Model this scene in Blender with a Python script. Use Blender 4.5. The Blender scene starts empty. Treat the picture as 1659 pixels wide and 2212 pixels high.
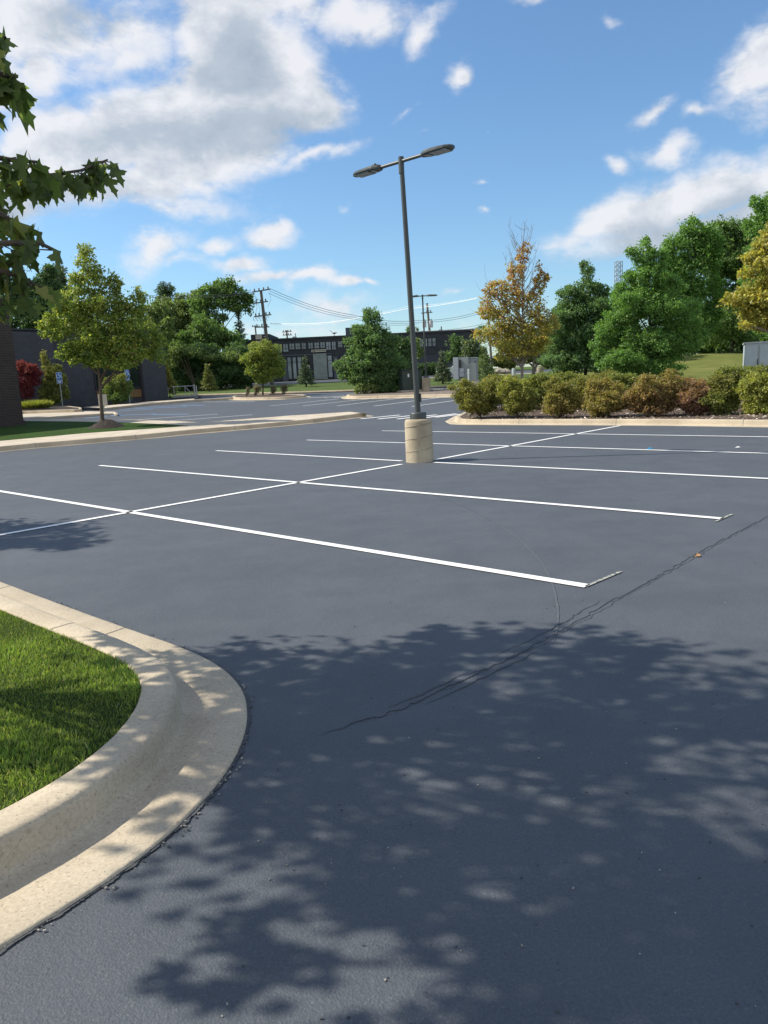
import bpy, bmesh, math, random
import numpy as np
from mathutils import Vector, Matrix
random.seed(7); rng = np.random.default_rng(7)
PI = math.pi
sc = bpy.context.scene
C = sc.collection

# ------------------------------------------------------------------ camera model
F = 1617.0; CX, CY = 829.5, 1106.0; H = 1.6
RM = np.array([[0.9988954, 0.0469890, 0.0], [-0.0082405, 0.1751764, -0.9845026], [-0.0462608, 0.9834151, 0.1753701]])
def ray(px, py): return RM @ np.array([(px-CX)/F, -(py-CY)/F, -1.0])
def T(x, y): return 0.0275*max(0.0, min(y, 110.0)-25.0)          # the ground rises gently beyond the near lot
def G(px, py, dz=0.0):                                             # point of the ground along a sight line
    d = ray(px, py); a, b = 1.0, 400.0
    for _ in range(60):
        m = (a+b)/2
        if H + m*d[2] - T(0, m*d[1]) - dz > 0: a = m
        else: b = m
    return Vector((d[0]*a, d[1]*a, H+d[2]*a))
def G2(px, py, dz=0.0): p = G(px, py, dz); return (p.x, p.y)
def A(px, py, Y):                                                  # point at distance Y
    d = ray(px, py); t = Y/d[1]; return Vector((d[0]*t, Y, H+d[2]*t))
def AZ(px, py, z):
    d = ray(px, py); t = (z-H)/d[2]; return Vector((d[0]*t, d[1]*t, z))

# ------------------------------------------------------------------ materials
def new_mat(name):
    m = bpy.data.materials.new(name); m.use_nodes = True
    nt = m.node_tree; b = nt.nodes['Principled BSDF']; return m, nt, b
def N(nt, t, **k):
    n = nt.nodes.new(t)
    for a, v in k.items(): setattr(n, a, v)
    return n
def L(nt, a, b): nt.links.new(a, b)
def ramp(nt, fac, stops):
    r = N(nt, 'ShaderNodeValToRGB'); cr = r.color_ramp
    while len(cr.elements) < len(stops): cr.elements.new(0.5)
    for e, (p, c) in zip(cr.elements, stops): e.position = p; e.color = (*c, 1)
    L(nt, fac, r.inputs[0]); return r.outputs[0]
def noise(nt, vec, scale, detail=4, rough=0.55, dist=0.0):
    n = N(nt, 'ShaderNodeTexNoise'); n.inputs['Scale'].default_value = scale; n.inputs['Detail'].default_value = detail
    n.inputs['Roughness'].default_value = rough; n.inputs['Distortion'].default_value = dist
    L(nt, vec, n.inputs['Vector']); return n.outputs['Fac']
def mix(nt, fac, a, b, mode='MIX'):
    m = N(nt, 'ShaderNodeMix', data_type='RGBA', blend_type=mode)
    for i, v in ((0, fac), (6, a), (7, b)):
        if isinstance(v, (int, float)): m.inputs[i].default_value = v
        elif isinstance(v, tuple): m.inputs[i].default_value = (*v, 1)
        else: L(nt, v, m.inputs[i])
    return m.outputs[2]
def mth(nt, op, a, b=0.0, clamp=False):
    m = N(nt, 'ShaderNodeMath', operation=op, use_clamp=clamp)
    for i, v in ((0, a), (1, b)):
        if isinstance(v, (int, float)): m.inputs[i].default_value = v
        else: L(nt, v, m.inputs[i])
    return m.outputs[0]
def bump(nt, b, h, strength, dist=0.01, prev=None):
    n = N(nt, 'ShaderNodeBump'); n.inputs['Strength'].default_value = strength; n.inputs['Distance'].default_value = dist
    L(nt, h, n.inputs['Height'])
    if prev: L(nt, prev, n.inputs['Normal'])
    L(nt, n.outputs[0], b.inputs['Normal']); return n.outputs[0]
def coords(nt): return N(nt, 'ShaderNodeTexCoord').outputs['Object']

def m_simple(name, col, rough=0.6, var=0.15, scale=6.0, metal=0.0, bmp=0.0, bscale=60, spec=0.5):
    m, nt, b = new_mat(name); v = coords(nt)
    n = noise(nt, v, scale, 5)
    c = ramp(nt, n, [(0.25, tuple(x*(1-var) for x in col)), (0.75, tuple(min(1, x*(1+var)) for x in col))])
    L(nt, c, b.inputs['Base Color']); b.inputs['Roughness'].default_value = rough; b.inputs['Metallic'].default_value = metal
    b.inputs['Specular IOR Level'].default_value = spec
    if bmp: bump(nt, b, noise(nt, v, bscale, 3), bmp)
    return m

def m_asphalt():
    m, nt, b = new_mat('asphalt'); v = coords(nt)
    big = noise(nt, v, 0.35, 4, 0.6); mid = noise(nt, v, 2.3, 5, 0.6); fine = noise(nt, v, 95, 3, 0.7)
    c = ramp(nt, big, [(0.3, (0.070, 0.079, 0.092)), (0.7, (0.084, 0.094, 0.108))])
    c = mix(nt, 0.55, c, ramp(nt, mid, [(0.3, (0.42,)*3), (0.7, (0.58,)*3)]), 'OVERLAY')
    c = mix(nt, 0.45, c, ramp(nt, fine, [(0.3, (0.3,)*3), (0.72, (0.7,)*3)]), 'OVERLAY')
    vo = N(nt, 'ShaderNodeTexVoronoi'); vo.inputs['Scale'].default_value = 9; L(nt, v, vo.inputs['Vector'])
    pit = ramp(nt, vo.outputs['Distance'], [(0.0, (0.25,)*3), (0.035, (0.35,)*3), (0.06, (1, 1, 1))])
    keep = ramp(nt, noise(nt, v, 4.0, 2), [(0.56, (1, 1, 1)), (0.6, (0, 0, 0))])
    c = mix(nt, keep, mix(nt, 1.0, c, pit, 'MULTIPLY'), c)
    v4 = N(nt, 'ShaderNodeTexVoronoi'); v4.inputs['Scale'].default_value = 210; L(nt, v, v4.inputs['Vector'])
    sg_ = N(nt, 'ShaderNodeSeparateColor'); L(nt, v4.outputs['Color'], sg_.inputs[0])
    c = mix(nt, mth(nt, 'MULTIPLY', mth(nt, 'GREATER_THAN', sg_.outputs[0], 0.94), 0.25), c, (0.18, 0.18, 0.18))
    # long pale drying streaks of the sealer
    mp = N(nt, 'ShaderNodeMapping'); mp.inputs['Rotation'].default_value = (0, 0, math.radians(-47)); mp.inputs['Scale'].default_value = (0.18, 2.2, 1)
    L(nt, v, mp.inputs['Vector'])
    st = noise(nt, mp.outputs[0], 1.0, 5, 0.6)
    c = mix(nt, 0.35, c, ramp(nt, st, [(0.3, (0.44,)*3), (0.7, (0.56,)*3)]), 'OVERLAY')
    L(nt, c, b.inputs['Base Color'])
    rg = ramp(nt, mid, [(0.3, (0.62,)*3), (0.7, (0.74,)*3)]); L(nt, rg, b.inputs['Roughness'])
    b.inputs['Specular IOR Level'].default_value = 0.38
    v2 = N(nt, 'ShaderNodeTexVoronoi'); v2.inputs['Scale'].default_value = 130; L(nt, v, v2.inputs['Vector'])
    hgt = mth(nt, 'ADD', mth(nt, 'MULTIPLY', v2.outputs['Distance'], 0.6), noise(nt, v, 60, 4, 0.65))
    p = bump(nt, b, hgt, 0.5, 0.0045)
    bump(nt, b, noise(nt, v, 7, 3), 0.25, 0.02, p)
    return m

def m_concrete(name='concrete', col=(0.51, 0.435, 0.325), dark=(0.40, 0.335, 0.245)):
    m, nt, b = new_mat(name); v = coords(nt)
    a = noise(nt, v, 1.6, 5, 0.6); f = noise(nt, v, 70, 3, 0.7)
    c = ramp(nt, a, [(0.3, dark), (0.62, col)])
    c = mix(nt, 0.5, c, ramp(nt, f, [(0.3, (0.34,)*3), (0.7, (0.64,)*3)]), 'OVERLAY')
    st_ = noise(nt, v, 0.9, 6, 0.7); c = mix(nt, 0.3, c, ramp(nt, st_, [(0.32, (0.30,)*3), (0.5, (0.52,)*3), (0.7, (0.60,)*3)]), 'OVERLAY')
    sp = noise(nt, v, 26, 2, 0.5)
    c = mix(nt, mth(nt, 'MULTIPLY', mth(nt, 'GREATER_THAN', sp, 0.68), 0.18), c, (0.14, 0.12, 0.10))
    sp2 = noise(nt, v, 75, 2, 0.5); c = mix(nt, mth(nt, 'MULTIPLY', mth(nt, 'GREATER_THAN', sp2, 0.66), 0.5), c, (0.17, 0.14, 0.11))
    L(nt, c, b.inputs['Base Color']); b.inputs['Roughness'].default_value = 0.9; b.inputs['Specular IOR Level'].default_value = 0.25
    mp = N(nt, 'ShaderNodeMapping'); mp.inputs['Scale'].default_value = (12, 12, 12); L(nt, v, mp.inputs['Vector'])
    p = bump(nt, b, f, 0.35, 0.004)
    bump(nt, b, noise(nt, v, 9, 4), 0.25, 0.015, p)
    return m

def m_paint(name, col, wear=0.0, edge=0.62):
    m, nt, b = new_mat(name); v = coords(nt)
    f = noise(nt, v, 40, 4, 0.7)
    w = mth(nt, 'GREATER_THAN', f, edge) if wear else 0.0
    n2 = noise(nt, v, 3, 4)
    c = ramp(nt, n2, [(0.3, tuple(x*0.9 for x in col)), (0.7, col)])
    if wear: c = mix(nt, mth(nt, 'MULTIPLY', w, wear), c, (0.09, 0.098, 0.11))
    L(nt, c, b.inputs['Base Color']); b.inputs['Roughness'].default_value = 0.7
    bump(nt, b, noise(nt, v, 90, 3), 0.3, 0.003)
    return m

def m_brick(name, c1, c2, mortar, bw=0.2, rh=0.0677):
    m, nt, b = new_mat(name); v = coords(nt)
    s = N(nt, 'ShaderNodeSeparateXYZ'); L(nt, v, s.inputs[0])
    cb = N(nt, 'ShaderNodeCombineXYZ'); L(nt, mth(nt, 'ADD', s.outputs[0], s.outputs[1]), cb.inputs[0]); L(nt, s.outputs[2], cb.inputs[1])
    t = N(nt, 'ShaderNodeTexBrick'); L(nt, cb.outputs[0], t.inputs['Vector'])
    t.inputs['Scale'].default_value = 1; t.inputs['Brick Width'].default_value = bw; t.inputs['Row Height'].default_value = rh
    t.inputs['Mortar Size'].default_value = 0.006; t.inputs['Mortar Smooth'].default_value = 0.2
    t.inputs['Color1'].default_value = (*c1, 1); t.inputs['Color2'].default_value = (*c2, 1); t.inputs['Mortar'].default_value = (*mortar, 1)
    c = mix(nt, 0.6, t.outputs['Color'], ramp(nt, noise(nt, v, 0.9, 5), [(0.3, (0.4,)*3), (0.7, (0.6,)*3)]), 'OVERLAY')
    L(nt, c, b.inputs['Base Color']); b.inputs['Roughness'].default_value = 0.85
    bump(nt, b, t.outputs['Fac'], -0.5, 0.01)
    return m

def m_leaf(name, trans=0.35, spec=0.35):
    m, nt, b = new_mat(name)
    at = N(nt, 'ShaderNodeAttribute', attribute_name='tint')
    L(nt, at.outputs['Color'], b.inputs['Base Color']); b.inputs['Roughness'].default_value = 0.5
    b.inputs['Specular IOR Level'].default_value = spec
    tr = N(nt, 'ShaderNodeBsdfTranslucent')
    c2 = mix(nt, 1.0, at.outputs['Color'], (1.25, 1.3, 0.55), 'MULTIPLY'); L(nt, c2, tr.inputs['Color'])
    mx = N(nt, 'ShaderNodeMixShader'); mx.inputs[0].default_value = trans
    L(nt, b.outputs[0], mx.inputs[1]); L(nt, tr.outputs[0], mx.inputs[2])
    L(nt, mx.outputs[0], nt.nodes['Material Output'].inputs['Surface'])
    return m

def m_lawn(name, a=(0.060, 0.098, 0.026), c=(0.11, 0.15, 0.045)):
    m, nt, b = new_mat(name); v = coords(nt)
    n1 = noise(nt, v, 0.5, 5, 0.6); n2 = noise(nt, v, 22, 5, 0.75)
    col = ramp(nt, n1, [(0.3, a), (0.7, c)])
    col = mix(nt, 0.75, col, ramp(nt, n2, [(0.3, (0.25,)*3), (0.7, (0.75,)*3)]), 'OVERLAY')
    L(nt, col, b.inputs['Base Color']); b.inputs['Roughness'].default_value = 0.95; b.inputs['Specular IOR Level'].default_value = 0.1
    bump(nt, b, n2, 0.8, 0.05)
    return m

def m_mulch(name='mulch', a=(0.035, 0.022, 0.016), c=(0.16, 0.11, 0.085)):
    m, nt, b = new_mat(name); v = coords(nt)
    vo = N(nt, 'ShaderNodeTexVoronoi'); vo.inputs['Scale'].default_value = 22; L(nt, v, vo.inputs['Vector'])
    col = ramp(nt, vo.outputs['Color'], [(0.2, a), (0.9, c)])
    col = mix(nt, 0.6, col, ramp(nt, noise(nt, v, 30, 4, 0.7), [(0.3, (0.25,)*3), (0.7, (0.7,)*3)]), 'OVERLAY')
    L(nt, col, b.inputs['Base Color']); b.inputs['Roughness'].default_value = 0.95
    bump(nt, b, vo.outputs['Distance'], 0.8, 0.03)
    return m

def m_glass(name, col=(0.02, 0.03, 0.035), rough=0.08, spec=0.9):
    m, nt, b = new_mat(name); v = coords(nt)
    c = ramp(nt, noise(nt, v, 0.8, 2), [(0.3, col), (0.7, tuple(x*1.8 for x in col))])
    L(nt, c, b.inputs['Base Color']); b.inputs['Roughness'].default_value = rough; b.inputs['Specular IOR Level'].default_value = spec
    return m

M = {}
M['asphalt'] = m_asphalt(); M['concrete'] = m_concrete()
M['walk'] = m_concrete('pale_concrete', (0.56, 0.49, 0.39), (0.44, 0.38, 0.30))
M['white'] = m_paint('white_paint', (0.82, 0.82, 0.80), 0.35, 0.66); M['blue'] = m_paint('worn_blue_paint', (0.19, 0.34, 0.56), 0.45, 0.56)
M['chalk'] = m_paint('chalk', (0.42, 0.43, 0.36), 0.9, 0.52); M['scuff'] = m_paint('scuff_mark', (0.14, 0.145, 0.14), 1.0, 0.42)
M['crack'] = m_simple('crack_filler', (0.062, 0.067, 0.074), 0.8)
M['crest'] = M['asphalt']
M['lawn'] = m_lawn('lawn'); M['lawn_shade'] = m_lawn('lawn_painted_shade', (0.030, 0.065, 0.014), (0.05, 0.095, 0.02)); M['lawn2'] = m_lawn('dry_lawn', (0.10, 0.13, 0.03), (0.19, 0.19, 0.06)); M['soil'] = m_lawn('turf_soil', (0.03, 0.05, 0.012), (0.05, 0.075, 0.02))  # the left island lawn's shade is painted in as a darker green
M['mulch'] = m_mulch(); M['chips'] = m_mulch('stone_chips', (0.10, 0.075, 0.06), (0.34, 0.28, 0.23)); M['soilmound'] = m_mulch('mound_mulch', (0.018, 0.013, 0.011), (0.05, 0.035, 0.027))
M['chip'] = m_simple('wood_chip', (0.22, 0.16, 0.12), 0.9, 0.5, 3)
M['brick'] = m_brick('brown_brick', (0.030, 0.021, 0.019), (0.048, 0.033, 0.028), (0.11, 0.098, 0.09))
M['brick2'] = m_brick('dark_brick', (0.040, 0.042, 0.050), (0.062, 0.062, 0.070), (0.10, 0.10, 0.11))
M['orange'] = m_brick('tan_panel', (0.22, 0.12, 0.05), (0.26, 0.15, 0.06), (0.12, 0.07, 0.03), 1.2, 0.14)
M['glass'] = m_glass('dark_glass', (0.012, 0.02, 0.018), 0.12, 0.25); M['glass2'] = m_glass('sky_reflection_glass', (0.20, 0.24, 0.25), 0.25, 0.5)  # office panes have a pale base colour standing in for reflected sky
M['frame'] = m_simple('dark_frame', (0.025, 0.028, 0.03), 0.5)
M['lamp'] = m_simple('lamp_paint', (0.055, 0.064, 0.060), 0.42, 0.12, 3, 0.0, 0.05, 30)
M['lens'] = m_simple('lamp_lens', (0.22, 0.25, 0.24), 0.25, 0.08)
M['cyl'] = m_concrete('cast_concrete', (0.50, 0.43, 0.31), (0.36, 0.30, 0.21))
M['bark'] = m_simple('bark', (0.10, 0.075, 0.055), 0.95, 0.4, 12, 0, 0.6, 25)
M['barkd'] = m_simple('dark_bark', (0.045, 0.036, 0.03), 0.95, 0.4, 12, 0, 0.6, 25)
M['barkg'] = m_simple('grey_bark', (0.20, 0.17, 0.14), 0.95, 0.3, 12, 0, 0.6, 25)
M['leaf'] = m_leaf('leaf', 0.48); M['leafn'] = m_leaf('maple_leaf', 0.6); M['needle'] = m_leaf('needle', 0.15, 0.2); M['blade'] = m_leaf('grass_blade', 0.42, 0.25)
M['offwall'] = m_brick('office_brick', (0.030, 0.035, 0.040), (0.042, 0.048, 0.055), (0.05, 0.055, 0.06), 0.4, 0.2)
M['offgrey'] = m_simple('grey_render', (0.085, 0.098, 0.12), 0.85); M['offblue'] = m_simple('blue_render', (0.055, 0.062, 0.078), 0.85)
M['roofwhite'] = m_simple('roof_membrane', (0.62, 0.60, 0.58), 0.8)
M['block'] = m_brick('glass_block', (0.22, 0.26, 0.25), (0.27, 0.31, 0.29), (0.11, 0.13, 0.13), 0.2, 0.2)
M['dark'] = m_simple('dark_metal', (0.02, 0.022, 0.024), 0.5)
M['pole'] = m_simple('weathered_wood', (0.13, 0.12, 0.10), 0.9, 0.25, 4)
M['greymetal'] = m_simple('grey_metal', (0.30, 0.34, 0.33), 0.5, 0.08, 3); M['greymetal2'] = m_simple('pale_grey_metal', (0.42, 0.46, 0.48), 0.45, 0.08, 3)
M['galv'] = m_simple('galvanised', (0.45, 0.46, 0.47), 0.4, 0.1, 8, 0.6)
M['green'] = m_simple('green_cabinet', (0.035, 0.055, 0.045), 0.5, 0.12, 3)
M['signblue'] = m_simple('sign_blue', (0.02, 0.16, 0.50), 0.4, 0.03); M['signwhite'] = m_simple('sign_white', (0.80, 0.80, 0.78), 0.4, 0.03)
M['cream'] = m_simple('cream_board', (0.55, 0.52, 0.42), 0.6, 0.06)
M['shed'] = m_simple('shed_metal', (0.44, 0.50, 0.54), 0.5, 0.10, 2.0)
M['car'] = m_simple('white_car_paint', (0.75, 0.76, 0.78), 0.25, 0.02); M['tyre'] = m_simple('tyre', (0.02, 0.02, 0.02), 0.9)
M['wire'] = m_simple('dark_cable', (0.07, 0.075, 0.08), 0.6); M['wirelit'] = m_simple('bright_cable', (0.92, 0.92, 0.92), 0.8, 0.02, 3, 1.0)
M['insul'] = m_simple('insulator', (0.16, 0.16, 0.17), 0.4); M['transf'] = m_simple('transformer_grey', (0.30, 0.32, 0.33), 0.5)
M['hazesteel'] = m_simple('haze_paled_steel', (0.36, 0.40, 0.45), 0.6); M['peb'] = m_simple('pebble', (0.30, 0.28, 0.25), 0.9, 0.5, 2); M['litter'] = m_simple('dry_leaf', (0.45, 0.26, 0.12), 0.8, 0.3, 30)  # tower steel is paled and blued, so its colour carries the haze
M['bluetape'] = m_simple('blue_plastic', (0.03, 0.30, 0.55), 0.4); M['stone'] = m_concrete('rough_stone', (0.36, 0.32, 0.25), (0.22, 0.20, 0.16))

# ------------------------------------------------------------------ mesh helpers
def link(name, me, mat, parent=None):
    o = bpy.data.objects.new(name, me); C.objects.link(o)
    if mat is not None:
        for mm in (mat if isinstance(mat, (list, tuple)) else [mat]): me.materials.append(mm)
    if parent: o.parent = parent
    return o
class MB:
    def __init__(s): s.v = []; s.f = []; s.mi = []; s.sm = []
    def add(s, vs, fs, mi=0, smooth=False):
        k = len(s.v); s.v += [tuple(v) for v in vs]; s.f += [tuple(i+k for i in f) for f in fs]
        s.mi += [mi]*len(fs); s.sm += [smooth]*len(fs)
    def box(s, c, d, rz=0.0, mi=0, bev=0.0):
        x, y, z = d[0]/2, d[1]/2, d[2]/2
        if bev <= 0:
            vs = [(i*x, j*y, k*z) for k in (-1, 1) for j in (-1, 1) for i in (-1, 1)]
            fs = [(0, 2, 3, 1), (4, 5, 7, 6), (0, 1, 5, 4), (2, 6, 7, 3), (0, 4, 6, 2), (1, 3, 7, 5)]
        else:
            bm = bmesh.new(); bmesh.ops.create_cube(bm, size=1)
            for v in bm.verts: v.co = Vector((v.co.x*d[0], v.co.y*d[1], v.co.z*d[2]))
            bmesh.ops.bevel(bm, geom=list(bm.edges), offset=bev, segments=2, affect='EDGES')
            bm.verts.index_update(); vs = [tuple(v.co) for v in bm.verts]; fs = [tuple(v.index for v in f.verts) for f in bm.faces]; bm.free()
        cr, sr = math.cos(rz), math.sin(rz)
        s.add([(c[0]+v[0]*cr-v[1]*sr, c[1]+v[0]*sr+v[1]*cr, c[2]+v[2]) for v in vs], fs, mi)
    def tube(s, pts, rad, n=8, mi=0, cap=True, smooth=True):
        pts = [Vector(p) for p in pts]; rad = rad if isinstance(rad, (list, tuple)) else [rad]*len(pts)
        ring = []; ref = Vector((0.13, 0.21, 1)) if abs((pts[-1]-pts[0]).normalized().z) < 0.9 else Vector((1, 0.1, 0))
        for i, p in enumerate(pts):
            t = (pts[min(i+1, len(pts)-1)]-pts[max(i-1, 0)]).normalized()
            a = t.cross(ref).normalized(); b = t.cross(a)
            ring.append([p+(a*math.cos(2*PI*j/n)+b*math.sin(2*PI*j/n))*rad[i] for j in range(n)])
        vs = [v for r in ring for v in r]
        fs = [(i*n+j, i*n+(j+1) % n, (i+1)*n+(j+1) % n, (i+1)*n+j) for i in range(len(pts)-1) for j in range(n)]
        s.add(vs, fs, mi, smooth)
        if cap: s.add(ring[0], [tuple(range(n))[::-1]], mi); s.add(ring[-1], [tuple(range(n))], mi)
    def lathe(s, c, prof, n=32, mi=0, smooth=True):
        vs = [(c[0]+r*math.cos(2*PI*j/n), c[1]+r*math.sin(2*PI*j/n), c[2]+z) for r, z in prof for j in range(n)]
        fs = [(i*n+j, i*n+(j+1) % n, (i+1)*n+(j+1) % n, (i+1)*n+j) for i in range(len(prof)-1) for j in range(n)]
        s.add(vs, fs, mi, smooth)
        s.add(vs[:n], [tuple(range(n))[::-1]], mi); s.add(vs[-n:], [tuple(range(n))], mi)
    def build(s, name, mat, parent=None):
        me = bpy.data.meshes.new(name); me.from_pydata(s.v, [], s.f)
        me.polygons.foreach_set('material_index', s.mi); me.polygons.foreach_set('use_smooth', s.sm); me.update()
        return link(name, me, mat, parent)
def tag(o, label, cat, group=None):
    o['label'] = label; o['category'] = cat
    if group: o['group'] = group
    return o
def struct(o, kind='structure'): o['kind'] = kind; return o
def thing(name, label, cat, loc, rz=0.0, group=None):
    o = bpy.data.objects.new(name, None); C.objects.link(o); o.location = loc; o.rotation_euler = (0, 0, rz); o.empty_display_size = 0.2
    return tag(o, label, cat, group)
def Linv(root):                                                    # world -> local of an unrotated root
    l = Vector(root.location); return lambda p: Vector(p)-l

def sheet(name, poly, mat, dz, zfun=None, fine=0.0):               # flat polygon laid on the terrain
    bm = bmesh.new(); bm.faces.new([bm.verts.new((x, y, 0)) for x, y in poly])
    bmesh.ops.triangulate(bm, faces=bm.faces[:])
    cuts = [25.0, 110.0]
    for yc in cuts:
        bmesh.ops.bisect_plane(bm, geom=bm.verts[:]+bm.edges[:]+bm.faces[:], plane_co=(0, yc, 0), plane_no=(0, 1, 0))
    for v in bm.verts: v.co.z = (zfun or T)(v.co.x, v.co.y)+dz
    bmesh.ops.recalc_face_normals(bm, faces=bm.faces[:])
    for f in bm.faces:
        if f.normal.z < 0: f.normal_flip()
    me = bpy.data.meshes.new(name); bm.to_mesh(me); bm.free()
    return link(name, me, mat)
def smooth_poly(pts, n=6, closed=False):
    out = []; m = len(pts); rngi = range(m) if closed else range(m-1)
    for i in rngi:
        p = [pts[(i+k-1) % m] if closed else pts[max(0, min(m-1, i+k-1))] for k in range(4)]
        for j in range(n):
            t = j/n
            out.append(tuple(0.5*((2*p[1][a])+(-p[0][a]+p[2][a])*t+(2*p[0][a]-5*p[1][a]+4*p[2][a]-p[3][a])*t*t+(-p[0][a]+3*p[1][a]-3*p[2][a]+p[3][a])*t**3) for a in (0, 1)))
    if not closed: out.append(pts[-1])
    return out
def offset(poly, d, closed=True):                                  # positive = to the left of travel
    m = len(poly); out = []
    for i in range(m):
        a = Vector(poly[i-1] if (closed or i > 0) else poly[i]); b = Vector(poly[i]); c = Vector(poly[(i+1) % m] if (closed or i < m-1) else poly[i])
        d1 = (b-a).normalized() if (b-a).length > 1e-6 else (c-b).normalized(); d2 = (c-b).normalized() if (c-b).length > 1e-6 else d1
        n1 = Vector((-d1.y, d1.x)); n2 = Vector((-d2.y, d2.x)); n = (n1+n2)
        n = n.normalized() if n.length > 1e-4 else n1
        k = 1/max(0.5, n.dot(n1)); out.append(tuple(b+n*d*k))
    return out
def area(p): return 0.5*sum(p[i][0]*p[(i+1) % len(p)][1]-p[(i+1) % len(p)][0]*p[i][1] for i in range(len(p)))
CURB = [(0.0, -0.05), (0.0, 0.012), (0.012, 0.016), (0.15, 0.010), (0.27, 0.006), (0.300, 0.008), (0.314, 0.016), (0.320, 0.040), (0.328, 0.118), (0.334, 0.136), (0.348, 0.147), (0.37, 0.150), (0.40, 0.150), (0.49, 0.150), (0.50, 0.144), (0.502, 0.05)]
PLAIN = [(0.0, -0.05), (0.004, 0.10), (0.02, 0.135), (0.05, 0.15), (0.145, 0.15), (0.15, 0.05)]
def curb(name, poly, prof, closed=True, mat='concrete', joints=3.0, jitter=0.0, joint_at=None):
    """sweep the profile along poly (inside to the left)"""
    if closed and area(poly) < 0: poly = poly[::-1]
    # densify, and leave a narrow saw-cut joint every few metres
    dense = []; m = len(poly); stp = 0.12 if joint_at else 0.6
    for i in range(m if closed else m-1):
        a = Vector(poly[i]); b = Vector(poly[(i+1) % m]); k = max(1, int((b-a).length/stp)) if abs(a.x) < 25 else 1
        dense += [tuple(a+(b-a)*j/k) for j in range(k)]
    if not closed: dense.append(poly[-1])
    rows = [offset(dense, o, closed) for o, z in prof]
    jw = 0.0035 if joint_at else 0.006
    mb = MB(); n = len(dense); vs = []; acc = 0.0; last = 0.0; jn = [False]*n
    for i in range(1, n):
        acc += (Vector(dense[i])-Vector(dense[i-1])).length
        if acc-last > joints: jn[i] = True; last = acc
    if joint_at:
        jn = [False]*n
        for q in joint_at: jn[min(range(n), key=lambda i: (Vector(dense[i])-Vector(q)).length)] = True
    P = len(prof)
    for i in range(n):
        for k, (o, z) in enumerate(prof):
            x, y = rows[k][i]
            vs.append((x, y, T(x, y)+z+(random.uniform(-1, 1)*jitter if 0 < k < P-1 else 0)))
    fs = []
    seg = n if closed else n-1
    gaps = []
    for i in range(seg):
        j = (i+1) % n
        for k in range(P-1): fs.append((i*P+k, j*P+k, j*P+k+1, i*P+k+1))
        if jn[i]: gaps.append(i)
    mb.add(vs, fs, 0, True)
    # joints: thin dark raised-free grooves drawn as shallow dark strips hugging the profile
    for i in gaps:
        j = (i+1) % n; t = (Vector(dense[j])-Vector(dense[i])).normalized()*jw
        a = []; b = []
        for k, (o, z) in enumerate(prof[1:-1]):
            x, y, zz = vs[i*P+k+1]; nx = 0.0025
            a.append((x-t.x, y-t.y, zz+nx)); b.append((x+t.x, y+t.y, zz+nx))
        q = len(a); mb.add(a+b, [(k, q+k, q+k+1, k+1) for k in range(q-1)], 1)
    return mb.build(name, [M[mat], M['crack']])

def line(p, q, w, mat='white', dz=0.008, name='painted_line', taper=None):
    a = Vector(p); b = Vector(q); d = (b-a).normalized(); n = Vector((-d.y, d.x))*w/2
    o = sheet(name, [tuple(a-n), tuple(b-n), tuple(b+n), tuple(a+n)], M[mat], dz)
    return struct(o)

# ------------------------------------------------------------------ foliage
KITE = (np.array([(0, 0, 0), (0.42, 0.30, 0.07), (1, 0, 0), (0.42, -0.30, 0.07)]), [(0, 1, 2, 3)])
BLADE = (np.array([(0, 0.5, 0), (0, -0.5, 0), (0.6, 0, 0.0), (1, 0, 0)]), [(0, 1, 3)])
NEED = (np.array([(0, 0.07, 0), (0, -0.07, 0), (1, -0.02, 0), (1, 0.02, 0)]), [(0, 1, 2, 3)])
_h = [(0, 0), (-0.05, 0.13), (-0.09, 0.30), (0.09, 0.24), (0.17, 0.27), (0.24, 0.40), (0.40, 0.56), (0.41, 0.42), (0.50, 0.36), (0.44, 0.17), (0.60, 0.17), (0.72, 0.25), (0.76, 0.12), (1.0, 0)]
MAPLE = (np.array([(x, y*.85, 0.34*abs(y)-0.16*x*x) for x, y in _h]+[(x, -y*.85, 0.34*abs(y)-0.16*x*x) for x, y in _h[1:-1]]),
         [tuple(range(len(_h))), tuple([0, len(_h)-1]+[len(_h)+i for i in range(len(_h)-3, -1, -1)])])
def unit(v): return v/np.maximum(1e-9, np.linalg.norm(v, axis=1, keepdims=True))
def leaves(name, P, a, n, size, col, mat, parent, tmpl=KITE, width=1.0):
    tv, tf = tmpl; N_ = len(P); K = len(tv)
    a = unit(a); b = unit(np.cross(n, a)); c = np.cross(a, b)
    s = size[:, None, None]
    V = P[:, None, :]+s*(tv[None, :, 0:1]*a[:, None, :]+tv[None, :, 1:2]*width*b[:, None, :]+tv[None, :, 2:3]*c[:, None, :])
    fl = np.concatenate([np.array(f) for f in tf]); ln = np.array([len(f) for f in tf])
    loops = (np.arange(N_)[:, None]*K+fl[None, :]).ravel()
    tot = np.tile(ln, N_); st = np.concatenate([[0], np.cumsum(tot)[:-1]])
    me = bpy.data.meshes.new(name)
    me.vertices.add(N_*K); me.vertices.foreach_set('co', V.reshape(-1).astype(np.float32))
    me.loops.add(len(loops)); me.loops.foreach_set('vertex_index', loops.astype(np.int32))
    me.polygons.add(len(tot)); me.polygons.foreach_set('loop_start', st.astype(np.int32))
    me.update(calc_edges=True); me.validate()
    at = me.color_attributes.new('tint', 'FLOAT_COLOR', 'POINT')
    cc = np.concatenate([col, np.ones((N_, 1))], 1); at.data.foreach_set('color', np.repeat(cc, K, 0).reshape(-1).astype(np.float32))
    return link(name, me, mat, parent)
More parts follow.
